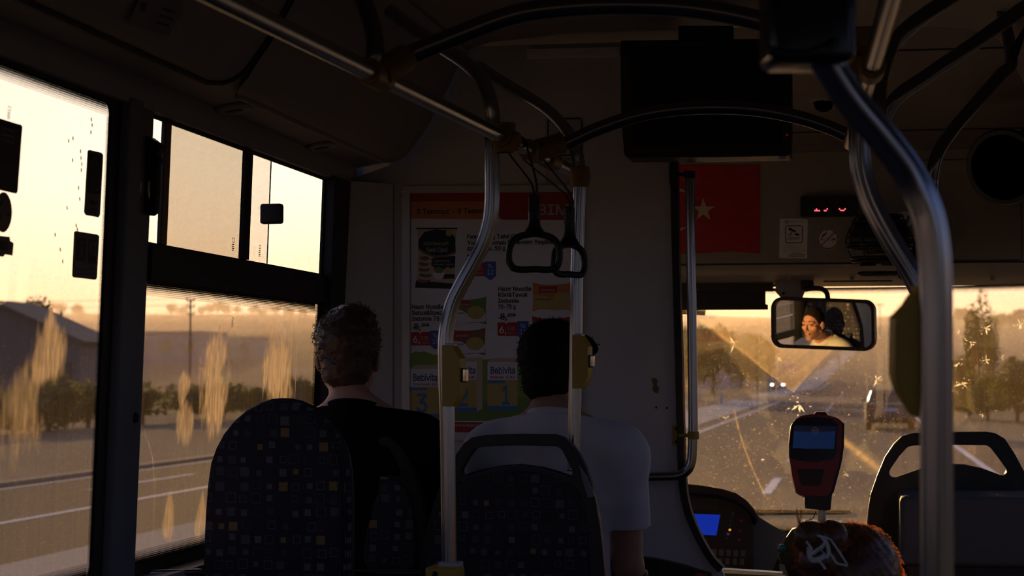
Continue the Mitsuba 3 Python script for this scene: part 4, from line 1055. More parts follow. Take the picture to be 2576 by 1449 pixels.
# man in the white shirt
h2c = W(1394, 926, 5.47)
hip2 = np.array([h2c[0] + 0.012, h2c[1] - 0.055, h2c[2] - 0.712])
arms2 = arms_rest(hip2)
arms2[1] = ((hip2[0] + 0.196, hip2[1] + 0.03, hip2[2] + 0.175), (hip2[0] + 0.165, hip2[1] + 0.27, hip2[2] + 0.15), (-0.15, 1, -0.12), (0, -0.1, -1))
person('man with black hair in a white T-shirt, seated ahead of the straight pole', hip2, h2c, rotz(-0.30), rotz(-0.05), 'skin_dark', 'shirt_white', arms2,
       short_hair(0.024, 0.018, 'hair_dark', 0.004, (0.06, 0.03), 0.9, 70, bumps=[((0.03, 0.085, 0.072), (0.045, 0.034, 0.024)), ((0.066, 0.070, 0.055), (0.030, 0.030, 0.022)), ((0.078, 0.082, 0.042), (0.016, 0.018, 0.014))]), 'white ribbed T-shirt', 0.20, 0.575, curls=(450, 0.016, 0.0008, 0.3, 4))
# driver, seen in the mirror
hdc = np.array([-1.02, 7.05, EYE - 0.01])
hipd = np.array([-1.02, 6.93, hdc[2] - 0.70])
def stubble(V, P, R, o):
    X = (V - o) @ R
    c = np.tile([0.50, 0.235, 0.135], (len(V), 1))
    beard = np.clip((-0.038 - X[:, 2]) / 0.02, 0, 1) * np.clip((X[:, 1] - 0.0) / 0.02, 0, 1) * np.clip((0.118 + X[:, 2]) / 0.02, 0, 1)
    lip = np.exp(-(X[:, 0] / 0.02) ** 2 - ((X[:, 2] + 0.067) / 0.006) ** 2) * (X[:, 1] > 0.07)
    beard = beard * (1 - lip)
    c = c * (1 - 0.45 * beard[:, None]) 
    c = c * (1 - 0.4 * lip[:, None]) + np.array([0.42, 0.14, 0.11]) * 0.4 * lip[:, None]
    return c
scene['skin_painted'] = {'type': 'twosided', 'bsdf': {'type': 'principled', 'base_color': {'type': 'mesh_attribute', 'name': 'vertex_color'}, 'roughness': 0.5}}
wheel_c = np.array([-1.02, 7.52, 1.02])
armsd = [((-1.29, 7.10, 0.98), (-1.19, 7.36, 1.10), (0.25, 0.7, 0.55), (0.3, 0.4, -0.8)), ((-0.76, 7.10, 0.98), (-0.85, 7.36, 1.10), (-0.25, 0.7, 0.55), (-0.3, 0.4, -0.8))]
DR, PD, QD = person('driver with dark hair and pale collared shirt, seen in the wide mirror', hipd, hdc, rotz(0.06), I3, 'skin', 'shirt_cream', armsd,
       short_hair(0.011, 0.004, 'hair_dark', 0.003, (0.060, 0.056), 0.62, 80, 0.0035), 'pale cream collared shirt', 0.30, 0.592, hh=0.0042, vcol=stubble, floor=0.2)
for s in (-1, 1):
    pts = [PD(s * 0.019, 0.0945, 0.025), PD(s * 0.032, 0.090, 0.029), PD(s * 0.049, 0.078, 0.024)]
    obj('eyebrow', tube(spline(pts, 6), 0.0024, 8, scale=np.linspace(1.0, 0.6, 13)), 'hair_dark', DR, True)
    col = [QD(s * 0.075, -0.03, 0.585), QD(s * 0.066, 0.035, 0.565), QD(s * 0.030, 0.085, 0.515)]
    w = [QD(s * 0.098, -0.02, 0.555), QD(s * 0.105, 0.045, 0.530), QD(s * 0.062, 0.108, 0.470)]
    rows = [spline(col, 6), spline([(a + b) / 2 + np.array([0, 0.012, 0.006]) for a, b in zip(col, w)], 6), spline(w, 6)]
    obj('collar_flap', strips(rows), 'shirt_cream', DR, True)
# woman at the lower right
def womans_hair(P, R, o):
    b = Body(0.0045, 0.022)
    b.ell(P(0, -0.012, 0.020), (0.092, 0.112, 0.101), R)
    b.ell(P(0.01, -0.03, -0.05), (0.088, 0.085, 0.085), R)
    b.ell(W(2037, 1352, 3.885), (0.032, 0.032, 0.032), None, 0.004)
    b.ell(W(2092, 1350, 3.885), (0.032, 0.032, 0.032), None, 0.004)
    b.ell(W(2056, 1408, 3.915), (0.040, 0.034, 0.034), None, 0.010)
    b.ell(W(2125, 1352, 4.0), (0.036, 0.04, 0.024), None, 0.02)
    b.cut.append((P(0, 0.05, 0.0), R @ (np.array([0, 1, -0.5]) / math.hypot(1, 0.5))))
    b.noise = lambda X: 0.004 * (meshkit.fbm(X * [40, 40, 40], 3, 11) - 0.5) * 2 + 0.0008 * np.sin(420 * ((X - o) @ np.array([0.75, 0.2, 0.62])))
    return b.mesh(), 'hair_auburn'
hwc = W(2152, 1468, 4.02)
hipw = np.array([hwc[0] + 0.0, hwc[1] - 0.06, hwc[2] - 0.70])
WM, PW, QW = person('woman whose auburn hair is held by a pearl clip, at the lower edge', hipw, hwc, rotz(-0.1), I3, 'skin', 'shirt_black', arms_rest(hipw), womans_hair, 'black top', 0.2, 0.57, floor=0.0, curls=(1800, 0.011, 0.0005, 1.0, 6, 'hair_fuzz'))
rng = np.random.default_rng(5)
strands = []
def strand(pts, r): strands.append(sweep(spline([W(*q) for q in pts], 6), circ(r, 5), scale=np.linspace(1, 0.25, (len(pts) - 1) * 6 + 1)))
for i in range(9):
    j = rng.normal(0, 3, 8)
    strand([(2026 + j[0], 1352, 3.93), (2020 + j[1], 1332, 3.93), (2013 + j[2], 1312 + j[3], 3.93), (2010 + 2.2 * j[4], 1282 + 2 * j[5], 3.93)], 0.0012)
for i in range(70):
    j = rng.normal(0, 4, 8)
    strand([(2104 + 4 * j[0], 1350 + j[1], 3.97), (2118 + 5 * j[2], 1336 + j[3], 3.98), (2130 + 6 * j[4], 1330 + 1.5 * j[5], 4.0), (2150 + 6 * j[6], 1338 + j[7], 4.02)], 0.0011)
for i in range(120):
    t = rng.uniform(0, 1); a = math.radians(105 - 120 * t)
    c = np.array([2150, 1455]); e = np.array([math.cos(a), -math.sin(a)])
    p0 = c + e * np.array([118, 116]); tg = np.array([-e[1], e[0]])
    L = rng.uniform(14, 38); d = rng.uniform(-4, 9)
    strand([(*p0, 4.02), (*(p0 + tg * L * 0.4 + e * d * 0.6), 4.02), (*(p0 + tg * L + e * d), 4.02)], 0.0008)
for i in range(40):
    t = rng.uniform(0, 1); a = math.radians(130 + 110 * t)
    p0 = np.array([2046, 1395]) + np.array([math.cos(a) * 40, -math.sin(a) * 44]); e = np.array([math.cos(a), -math.sin(a)])
    L = rng.uniform(4, 26)
    strand([(*p0, 3.93), (*(p0 + e * L * 0.5 + rng.normal(0, 2, 2)), 3.93), (*(p0 + e * L + rng.normal(0, 5, 2)), 3.93)], 0.0008)
strand([(1985, 1340, 3.95), (1965, 1356, 3.95), (1954, 1385, 3.95), (1958, 1405, 3.95)], 0.0009); strand([(2022, 1345, 3.94), (1995, 1332, 3.94), (1965, 1334, 3.94)], 0.0009)
obj('loose_hair', cat(strands), 'hair_fuzz', WM, True, kind='stuff')
# claw clip in her bun
CL = thing('hair_clip', 'white claw clip edged with pearls in the auburn hair', 'hair clip')
zc = 3.845
def cw(u, v, dz=0.0): return W(u, v, zc + dz)
obj('arm', sweep(spline([cw(2068, 1352), cw(2080, 1366, -0.006), cw(2085, 1388, -0.008), cw(2080, 1404, -0.008)], 8), [(-0.005, -0.003), (0.005, -0.003), (0.005, 0.003), (-0.005, 0.003)]), 'clip_white', CL, 30)
obj('arm', sweep(spline([cw(2036, 1376), cw(2036, 1396, -0.004), cw(2044, 1408, -0.004), cw(2060, 1406, -0.006), cw(2078, 1396, -0.008)], 8), [(-0.0045, -0.003), (0.0045, -0.003), (0.0045, 0.003), (-0.0045, 0.003)]), 'clip_white', CL, 30)
obj('hinge', sweep(spline([cw(2044, 1394, -0.004), cw(2056, 1384, -0.008), cw(2068, 1376, -0.008), cw(2076, 1366, -0.006)], 8), [(-0.004, -0.0025), (0.004, -0.0025), (0.004, 0.0025), (-0.004, 0.0025)]), 'clip_white', CL, 30)
for a in (0, 3):
    obj('spring', cyl(cw(2062 + a, 1382, -0.009), cw(2074 + a, 1394, -0.009), 0.0007, 6), 'silver_frame', CL, True)
rows = [[(2058, 1348), (2072, 1350), (2090, 1358), (2100, 1372), (2112, 1390), (2122, 1406), (2130, 1418), (2130, 1423), (2116, 1420), (2106, 1418), (2098, 1408), (2090, 1396), (2084, 1386)], [(2030, 1364), (2038, 1374), (2044, 1384)], [(2062, 1412), (2070, 1422), (2078, 1434)]]
for r in rows:
    q = np.array(r, float); L = np.r_[0, np.cumsum(np.linalg.norm(np.diff(q, axis=0), axis=1))]
    t = np.arange(0, L[-1], 5.6); pu, pv = np.interp(t, L, q[:, 0]), np.interp(t, L, q[:, 1])
    for u, v in zip(pu, pv): obj('pearl', ball(cw(u, v, -0.010), 0.0023, 1), 'pearl', CL, True)
# low folding seat under her
SEATF[0] = 0.0
k = thing('bus_seat', 'low dark seat under the woman with the claw clip', 'seat')
seat_pan(k, hipw[0], hipw[1] - 0.12, 0.40, hipw[2] - 0.03, 1)
obj('backrest', rbox(hipw[0] - 0.2, hipw[0] + 0.2, hipw[1] - 0.20, hipw[1] - 0.15, hipw[2] - 0.03, hipw[2] + 0.36, 0.02), 'seat_fabric', k, True)

# ------------------------------------------------------------------ advert poster in its frame on the partition
FR_ = thing('poster_frame', 'silver snap frame with rounded rails around the supermarket poster', 'frame')
def rail(a, b, w, h=0.016):
    a, b = PP.loc(*a), PP.loc(*b)
    g = soft_prism(sg.LineString([a, b]).buffer(w / 2, cap_style='flat'), h, 0.007, PP.lift(0.0), 4)
    return obj('rail', g, 'silver_frame', FR_, 50)
px = PP.size(1200, 800)
rail((1023, 482), (1023, 1108), 21 * px); rail((1014, 478), (1466, 474), 18 * px); rail((1014, 1098), (1462, 1101), 19 * px); rail((1457, 474), (1457, 1108), 18 * px)
obj('corner_cap', PP.rect(1012, 480, 1020, 486, 0.010, 0.008), 'white_print', FR_, False)
PO = thing('advert_poster', 'colourful Turkish supermarket poster with snacks, noodle packs and milk boxes', 'poster')
_pz = [0.0030]
def pp(name, g, m): 
    return obj(name, g, m, PO, False)
def ppoly(name, pts, m, h=0.0034): return pp(name, PP.poly(pts, h, 0.0004), m)
def prect(name, u0, v0, u1, v1, m, h=0.0034, r=0): return pp(name, PP.rect(u0, v0, u1, v1, h, 0.0004, r), m)
def ptext(s, u, v, hp, m, w=None, bold=True, h=0.0042, slant=0): return pp('lettering', PP.text(s, u, v, hp, h, bold, 0.0004, w, slant), m)
prect('sheet', 1034, 484, 1452, 1092, 'white_print', 0.0, 0)
scene[PO + '__sheet'] = mikit.ply(PP.rect(1034, 484, 1452, 1092, 0.001, 0.002), 'white_print')
ppoly('red_header', [(1034, 484), (1452, 482), (1452, 554), (1262, 553), (1225, 507), (1034, 507)], 'red_dull')
ppoly('orange_banner', [(1034, 507), (1224, 507), (1258, 552), (1034, 550)], 'orange_print')
ptext('3 Temmuz - 9 Temmuz', 1049, 539, 12.5, 'black_print', 188)
ptext('BIM', 1352, 541, 26, 'grey_print', 80, slant=0.0)
# snack bag
ppoly('snack_bag', [(1048, 573), (1152, 573), (1150, 582), (1145, 610), (1145, 690), (1150, 718), (1150, 727), (1045, 724), (1046, 716), (1051, 692), (1053, 610)], 'cream_print')
ppoly('bag_band', [(1048, 573), (1152, 573), (1151, 577), (1049, 577)], 'black_print', 0.0037)
ppoly('bag_print', [(1053, 604), (1068, 584), (1095, 577), (1130, 580), (1146, 598), (1146, 618), (1147, 636), (1120, 645), (1090, 646), (1066, 636), (1053, 625)], 'black_print', 0.0037)
ppoly('bag_print', [(1084, 652), (1100, 646), (1146, 644), (1145, 672), (1128, 678), (1098, 676), (1086, 668)], 'black_print', 0.0037)
ppoly('bag_band', [(1047, 706), (1150, 714), (1150, 727), (1045, 724)], 'black_print', 0.0037)
ppoly('bag_stripe', [(1053, 627), (1066, 638), (1092, 648), (1120, 647), (1147, 637), (1147, 632), (1120, 642), (1092, 643), (1066, 632), (1053, 621)], 'brown_print', 0.0040)
pp('bag_badge', cat([PP.poly([(1130 + 8 * math.cos(t), 586 + 9 * math.sin(t)) for t in np.linspace(0, 6.28, 12)[:-1]], 0.0040, 0.0004), PP.poly([(1127 + 9 * math.cos(t), 681 + 9 * math.sin(t)) for t in np.linspace(0, 6.28, 12)[:-1]], 0.0040, 0.0004)]), 'yellow_print')
rs = random.Random(3)
for i in range(9):
    v = 706 - i * 7; u = 1070 + rs.uniform(-5, 5)
    pp('cracker', PP.poly([(u + (17 - i * 0.6) * math.cos(t) * rs.uniform(0.9, 1.08), v + 6 * math.sin(t) * rs.uniform(0.85, 1.1)) for t in np.linspace(0, 6.28, 14)[:-1]], 0.0040 + i * 0.00005, 0.0004), 'cream_print' if i % 2 else 'brown_print')
pp('bowl', PP.poly([(1089, 686), (1120, 686), (1116, 698), (1105, 704), (1095, 700)], 0.0042, 0.0004), 'white_print')
pp('herb', PP.poly([(1092, 676), (1104, 671), (1118, 678), (1112, 687), (1098, 687)], 0.0044, 0.0004), 'grass_print')
pp('bag_badge', PP.rect(1114, 690, 1144, 701, 0.0040, 0.0004, 0.001), 'black_print')
ptext('altınbaşak', 1066, 617, 9, 'green_print', 66, h=0.0046); ptext('Tahıl Cipsi', 1073, 634, 10.5, 'white_print', 55, False, 0.0046, 0.15)
ptext('Yoğurt Aromalı', 1091, 659, 5, 'grey_print', 42, False, 0.0046); ptext('& Mevsim Yeşillikli', 1090, 668, 5, 'grey_print', 52, False, 0.0046)
# texts and prices
ptext('Fırınlanmış Tahıl Cipsi', 1176, 601, 10.5, 'black_print', 145); ptext('Yoğurt Aromalı & Mevsim Yeşillikli', 1176, 616, 10.5, 'black_print', 224); ptext('Altınbaşak. 50 g', 1175, 631, 10.5, 'black_print', 98)
ptext('11', 1175, 656, 15, 'black_print', 20); ptext(',25', 1197, 651, 9, 'black_print', 18)
ppoly('strike', [(1172, 652), (1204, 644), (1204, 646), (1172, 654)], 'black_print', 0.0046)
def price(u, v, big, small, pct, ul):
    prect('price_tag', u, v, u + 54, v + 34, 'red_print', 0.0036, 0.004)
    ppoly('price_notch', [(u + 18, v - 0.5), (u + 27, v - 0.5), (u + 22.5, v + 5)], 'white_print', 0.0041)
    ppoly('percent_tag', [(ul, v - 3), (ul + 28, v - 3), (ul + 28, v + 34), (ul + 14, v + 45), (ul, v + 34)], 'blue_print', 0.0039)
    ptext(big, u + 5, v + 27, 17, 'white_print', 18, h=0.0045); ptext(small, u + 25, v + 20, 10, 'grey_print', 19, False, 0.0045); ptext('ADET', u + 26, v + 30, 6, 'grey_print', 19, False, 0.0045)
    ptext('%', ul + 8, v + 14, 10, 'white_print', 12, False, 0.0045); ptext(pct, ul + 7, v + 30, 12, 'white_print', 15, False, 0.0045)
def old(u, v):
    ptext('8,', u, v, 15, 'black_print', 17); ptext('00₺', u + 19, v - 8, 8, 'black_print', 20)
    ppoly('strike', [(u - 6, v - 4), (u + 40, v - 12), (u + 40, v - 10.5), (u - 6, v - 2.5)], 'black_print', 0.0047)
price(1171, 661, '9,', '90₺', '12', 1220); price(1035, 835, '6,', '50₺', '18', 1082); price(1252, 811, '6,', '50₺', '18', 1302)
for i, s in enumerate(('Hazır Noodle', 'Sebze&Spesiyal', 'Indomie 75 g')): ptext(s, 1037, 777 + 15 * i, 10.5, 'black_print', (81, 98, 82)[i])
for i, s in enumerate(('Hazır Noodle', 'Köri&Tavuk', 'Indomie', '70-75 g')): ptext(s, 1254, 732 + 15 * i, 10.5, 'black_print', (84, 75, 53, 44)[i])
old(1042, 829); old(1259, 804)
def pack(u0, v0, u1, v1, top, low):
    w, h = u1 - u0, v1 - v0
    P = lambda a, b: (u0 + a * w, v0 + b * h)
    ppoly('noodle_pack', [P(0, 0.03), P(0.2, 0.1), P(0.5, 0.12), P(0.8, 0.08), P(1, 0), P(0.98, 0.5), P(1, 1), P(0.8, 0.93), P(0.5, 0.96), P(0.2, 0.9), P(0, 1), P(0.02, 0.5)], top)
    ppoly('pack_panel', [P(0.02, 0.45), P(0.35, 0.5), P(0.6, 0.72), P(0.98, 0.6), P(0.98, 0.9), P(0.5, 0.94), P(0.03, 0.92)], low, 0.0038)
    pp('noodles', PP.poly([P(0.72 + 0.24 * math.cos(t), 0.58 + 0.24 * math.sin(t)) for t in np.linspace(0, 6.28, 14)[:-1]], 0.0041, 0.0004), 'yellow_print')
    ppoly('pack_logo', [P(0.15, 0.17), P(0.58, 0.15), P(0.58, 0.36), P(0.15, 0.38)], 'red_print', 0.0041)
    ptext('Indomie', *P(0.2, 0.33), 6, 'grey_print', 0.34 * w, h=0.0046, slant=0.2)
    ptext('Hazır Noodle', *P(0.08, 0.62), 3.4, 'black_print', 0.34 * w, h=0.0046)
pack(1130, 746, 1224, 816, 'grass_print', 'white_print'); pack(1128, 824, 1222, 894, 'brown_print', 'white_print')
pack(1340, 708, 1446, 784, 'orange_print', 'yellow_print'); pack(1339, 793, 1446, 868, 'red_dull', 'brown_print')
hill = [(1034, 890), (1046, 884), (1056, 886), (1068, 884), (1090, 892), (1130, 896), (1180, 906), (1230, 904), (1300, 902), (1380, 908), (1452, 900), (1452, 1061), (1034, 1058)]
ppoly('meadow', hill, 'green_print', 0.0032)
ppoly('meadow', [(1034, 1040), (1200, 1010), (1320, 1000), (1452, 1020), (1452, 1061), (1034, 1058)], 'grass_print', 0.0034)
def milk(u0, v0, u1, v1, num, nu, nw, sub, side):
    prect('milk_box', u0, v0, u1, v1, 'yellow_print', 0.0038)
    prect('box_top', u0, v0, u1, v0 + 46, 'white_print', 0.0041)
    ppoly('box_lid', [(u0, v0), (u0 + 12, v0 - 9), (u1 + side, v0 - 11), (u1, v0)], 'cream_print', 0.0038)
    if side: ppoly('box_side', [(u1, v0), (u1 + side, v0 - 11), (u1 + side, v1 - 8), (u1, v1)], 'green_print' if num == '1' else 'cream_print', 0.0037)
    prect('box_band', u0, v1 - 11, u1, v1, 'sky_print', 0.0042)
    ptext('Bebivita', u0 + 8, v0 + 30, 17, 'navy_print', 62, h=0.0047)
    ptext(sub, u0 + 8, v0 + 42, 6.5, 'red_dull', 62, h=0.0047)
    prect('box_bar', u0 + 1, v0 + 47, u0 + 44, v0 + 54, 'sky_print', 0.0046, 0.002)
    ptext(num, nu, v1 - 15, 46, 'sky_print', nw, h=0.0048)
milk(1032, 928, 1104, 1052, '3', 1048, 29, 'Çocuk Devam Sütü', 0); milk(1128, 910, 1200, 1036, '2', 1150, 28, 'Devam Sütü', 14); milk(1227, 910, 1302, 1032, '1', 1264, 19, 'Bebek Sütü', 0)
ppoly('footer_band', [(1026, 1060), (1214, 1062), (1226, 1068), (1190, 1088), (1034, 1086)], 'red_dull', 0.0038)
ptext('3 Temmuz - 9 Temmuz tarih aralığında', 1042, 1072, 6.5, 'grey_print', 166, h=0.0045); ptext('geçerli olacaktır.', 1042, 1082, 6.5, 'grey_print', 74, h=0.0045)
# warning sticker with an arrow, up behind the rails
ST = thing('sticker', 'pale square-framed warning sticker behind the second pole, above the poster', 'sticker')
obj('sheet', PP.rect(1372, 294, 1470, 470, 0.0005, 0.001, 0.006), 'grey_print', ST, False)
a, b = PP.loc(1377, 298), PP.loc(1466, 392)
fr = rrect(a[0], b[1], b[0], a[1], 0.012)
obj('border', prism(fr.difference(fr.buffer(-0.005)), 0.0006, PP.lift(0.0015)), 'black_print', ST, False)
obj('arrow', PP.poly([(1390, 350), (1408, 330), (1420, 350), (1414, 350), (1414, 385), (1398, 385), (1398, 350)], 0.0015, 0.0006), 'black_print', ST, False)
for i, s in enumerate(('YOLCULARIMIZ', 'KAMERA İLE', 'İZLENMEKTEDİR')):
    obj('lettering', PP.text(s, 1380, 405 + 12 * i, 7, 0.0015, True, 0.0006, 76), 'black_print', ST, False)

# ------------------------------------------------------------------ hanging monitor
TV = thing('monitor', 'large black box monitor hanging from the ceiling ahead of the partition edge', 'monitor')
FT = Flat((-0.45, 5.86, EYE), (1, 0, 0), (0, -1, 0))
obj('case', FT.poly([(1563, 108), (1567, 104), (1800, 101), (1985, 99), (1990, 104), (1991, 250), (1990, 385), (1984, 393), (1800, 397), (1580, 397), (1572, 390), (1564, 300)], -0.13, 0.15, 0.012), 'black_plastic', TV, 40)
obj('screen', FT.rect(1590, 128, 1966, 362, 0.021, 0.001), 'black_gloss', TV, False)
obj('bracket', FT.poly([(1704, 60), (1842, 60), (1842, 108), (1704, 108)], -0.08, 0.05, 0.006), 'black_plastic', TV, 30)
obj('foot', FT.rect(1960, 391, 1977, 401, -0.02, 0.02, 0.003), 'silver_frame', TV, False)
q = FT.at(1980, 341) - [0, 0.022, 0]
obj('led', {**mikit.ply(lathe([(0, 0.001), (0.0018, 0.0005), (0.002, 0)], 12, frame(q, (1, 0, 0), n=(0, -1, 0))), 'red_print'), 'emitter': lamp('led', (2.2, 0.12, 0.16))}, None, TV)

# ------------------------------------------------------------------ bulkhead: flag, display, stickers, fan, hatch
FL = thing('flag', 'red Turkish flag with white star and crescent taped to the bulkhead', 'flag')
def flag_lift(P, h): 
    return P + np.array([0, -1, 0]) * (h + 0.004 * meshkit.noise(P * [14, 1, 9], 2) + 0.003 * meshkit.noise(P * [5, 1, 30], 4))[..., None]
us, vs = np.linspace(1582, 1911, 40), np.linspace(416, 636, 26)
G = np.array([[BH.at(u, v + 3 * math.sin(u * 0.03) * (v > 600)) for u in us] for v in vs])
obj('cloth', strips(flag_lift(G, 0.004)), 'red_print', FL, True)
def flag_print(name, poly):
    p = sg.Polygon(poly) if not hasattr(poly, 'geom_type') else poly
    g = prism(sg.Polygon([BH.loc(*q) for q in p.exterior.coords]), 0.0006, BH.lift(0.0125))
    obj(name, g, 'cream_print', FL, False)
flag_print('star', [(1770 + (30 if i % 2 == 0 else 11.5) * math.sin(i * math.pi / 5), 529 - (30 if i % 2 == 0 else 11.5) * math.cos(i * math.pi / 5)) for i in range(10)])
flag_print('crescent', sg.Point(1692, 528).buffer(57, quad_segs=16).difference(sg.Point(1708, 528).buffer(46, quad_segs=16)))
LD = thing('led_display', 'black LED destination display with a few red dots lit', 'display')
obj('case', soft_prism(rrect(*BH.loc(2014, 547), *BH.loc(2158, 494), 0.008), 0.045, 0.006, BH.lift(0.0)), 'black_plastic', LD, 40)
dots = [(2054.5, 528.5), (2050.5, 532), (2054.5, 532), (2058, 532), (2061.5, 532), (2081.5, 528), (2074.5, 532), (2078, 532), (2112, 528), (2126, 528), (2115.5, 531.5), (2119, 531.5), (2122.5, 531.5)]
dl = {'emitter': lamp('led', (0.9, 0.06, 0.08))}
for u, v in dots:
    obj('led', {**mikit.ply(prism(sa.translate(sg.Point(0, 0).buffer(0.0025, quad_segs=3), *BH.loc(u, v)), 0.0012, BH.lift(0.0448)), 'red_print'), **dl}, None, LD)
CS = thing('sticker', 'white camera warning sticker with bold capitals on the bulkhead', 'sticker')
obj('sheet', BH.poly([(1962, 550), (2032, 551), (2030, 650), (1960, 649)], 0.0005, 0.0008), 'white_print', CS, False)
a, b = BH.loc(1975, 567), BH.loc(2020, 612); fr = rrect(a[0], b[1], b[0], a[1], 0.010)
obj('border', prism(fr.difference(fr.buffer(-0.004)), 0.0005, BH.lift(0.0013)), 'black_print', CS, False)
obj('camera_symbol', cat([BH.poly(p, 0.0013, 0.0005) for p in ([(1983, 574), (1987, 572), (2003, 581), (2001, 585), (1995, 584), (1983, 578)], [(1988, 583), (1991, 583), (1991, 591), (1988, 591)], [(1982, 590), (1991, 589), (1991, 592), (1982, 592)], [(1996, 589), (2005, 586), (2014, 590), (2005, 594)])]), 'black_print', CS, False)
obj('lettering', BH.text('DİKKAT!', 1981, 603, 6.2, 0.0013, True, 0.0005, 31), 'black_print', CS, False)
ring = sg.Point(0, 0).buffer(0.0075).difference(sg.Point(0, 0).buffer(0.005)); 
obj('logo', prism(sa.translate(ring, *BH.loc(1979, 557.5)), 0.0005, BH.lift(0.0013)), 'black_print', CS, False)
obj('lettering', BH.text('KAYSERİ ULAŞIM', 1985, 559, 3.2, 0.0013, True, 0.0005, 35), 'black_print', CS, False)
for i, s in enumerate(('BU ALANDA 7 GÜN / 24 SAAT', 'KAMERA SİSTEMLERİ İLE', 'İZLEME YAPILMAKTADIR VE', 'GÖRÜNTÜ KAYDI ALINMAKTADIR.')):
    w = (51, 43, 51, 58)[i]
    obj('lettering', BH.text(s, 1996 - w / 2, 619 + 4.4 * i, 2.4, 0.0013, False, 0.0005, w), 'black_print', CS, False)
for i, w in enumerate((24, 44, 42)):
    obj('small_print', BH.rect(2001 - w / 2 + 3, 636 + 4 * i, 2001 + w / 2 + 3, 637.2 + 4 * i, 0.0013, 0.0005), 'black_print', CS, False)
def no_smoking(key_lab, fl, c, r, lift, size_cat='sticker', pale='white_print', red='red_dull'):
    k = thing('sticker', key_lab, size_cat)
    c = np.asarray(c)
    D = lambda q: sa.translate(q, c[0], c[1])
    obj('disc', prism(D(sg.Point(0, 0).buffer(r)), 0.0008, fl.lift(lift)), pale, k, False)
    bar = sa.rotate(sg.box(-r * 0.86, -r * 0.05, r * 0.86, r * 0.05), 45 if fl is BH or fl is WL else 45)
    obj('cigarette', prism(D(sg.box(-r * 0.68, -r * 0.13, -r * 0.52, r * 0.03).union(sg.box(-r * 0.48, -r * 0.13, r * 0.42, -r * 0.10)).union(sg.box(-r * 0.48, 0, r * 0.42, r * 0.03)).union(sg.box(r * 0.42, -r * 0.13, r * 0.70, r * 0.03))), 0.0004, fl.lift(lift + 0.0008)), 'black_print', k, False)
    sm = sg.Polygon([(-r * 0.6, r * 0.12), (-r * 0.5, r * 0.38), (-r * 0.25, r * 0.5), (-r * 0.12, r * 0.75), (-r * 0.14, r * 0.5), (-r * 0.35, r * 0.3), (-r * 0.5, r * 0.15)])
    obj('smoke', prism(D(sm.buffer(r * 0.015)), 0.0004, fl.lift(lift + 0.0008)), 'black_print', k, False)
    obj('ring', prism(D(sg.Point(0, 0).buffer(r * 0.97).difference(sg.Point(0, 0).buffer(r * 0.85)).union(bar)), 0.0004, fl.lift(lift + 0.0012)), red, k, False)
    return k
no_smoking('round no-smoking sticker on the bulkhead beside the camera sticker', BH, BH.loc(2083, 601), 27 * BH.size(2083, 601), 0.0005)
k = thing('sticker', 'small round white and red sticker half hidden behind the curving pole', 'sticker')
c = BH.loc(2276, 552)
obj('disc', prism(sa.translate(sg.Point(0, 0).buffer(0.034), *c), 0.0008, BH.lift(0.0005)), 'white_print', k, False)
obj('mark', prism(sa.translate(sg.Polygon([(-0.004, -0.03), (0.006, -0.03), (0.022, 0.012), (0.012, 0.018)]), *c), 0.0005, BH.lift(0.0013)), 'red_print', k, False)
HT = thing('hatch_panel', 'flush rectangular hatch in the bulkhead at the right', 'hatch')
a, b = BH.loc(2310, 655), BH.loc(2566, 400)
obj('panel', soft_prism(rrect(a[0], a[1], b[0], b[1], 0.01), 0.006, 0.002, BH.lift(0.0)), 'ceiling_plastic', HT, 30)
fr = rrect(a[0], a[1], b[0], b[1], 0.01)
obj('gap', prism(fr.buffer(0.004).difference(fr), 0.003, BH.lift(0.0)), 'rubber', HT, False)
# fan with a ribbed cage
FN = thing('fan', 'small black fan with a ribbed cage under the bulkhead', 'fan')
fc = on_y(2212, 596, 8.22)
R0 = 0.118
for dz, s in ((0.085, 0.70), (0.062, 0.84), (0.0, 1.0), (-0.030, 0.99), (-0.045, 0.97), (-0.085, 0.86), (-0.100, 0.80), (-0.150, 0.62)):
    ringp = [fc + np.array([R0 * s * 1.12 * math.cos(t), R0 * 0.62 * s * math.sin(t), dz]) for t in np.linspace(0, 2 * math.pi, 37)[:-1]]
    obj('cage_ring', sweep(ringp, circ(0.006 if dz > -0.14 else 0.009, 8), closed=True), 'black_gloss', FN, True)
g = lathe([(0.0, 0.098), (0.06, 0.092), (0.098, 0.066), (0.120, 0.02), (0.122, -0.016), (0.112, -0.030), (0.06, -0.034), (0.05, -0.07), (0, -0.075)], 28); g.vertices[:, 1] *= 0.6; g.apply_translation(fc)
obj('motor', g, 'black_plastic', FN, 50)
for i in range(5):
    t = i * 2 * math.pi / 5
    rows = [[fc + np.array([r * math.cos(t + tw), r * 0.55 * math.sin(t + tw), -0.105 + dz]) for tw, dz in ((-0.25, 0.012), (0.25, -0.012))] for r in (0.02, 0.055, 0.09)]
    obj('blade', strips(rows), 'black_plastic', FN, True)
obj('bracket', tube(bend([fc + [0.05, 0.03, -0.15], fc + [0.10, 0.03, -0.155], fc + [0.14, 0.10, -0.15], fc + [0.14, 0.20, 0.0]], 0.03), 0.009, 12), 'black_plastic', FN, True)
obj('grip', tube(bend([fc + [0.075, 0, -0.05], fc + [0.078, 0, -0.168], fc + [0.16, 0, -0.165]], 0.025), 0.010, 12), 'black_plastic', FN, True)
for t in np.linspace(0, 2 * math.pi, 7)[:-1]:
    obj('cage_rib', tube(spline([fc + np.array([R0 * s * 1.12 * math.cos(t), R0 * 0.62 * s * math.sin(t), dz]) for dz, s in ((0.085, 0.70), (0.0, 1.0), (-0.045, 0.97), (-0.10, 0.80))], 5), 0.003, 8), 'black_gloss', FN, True)
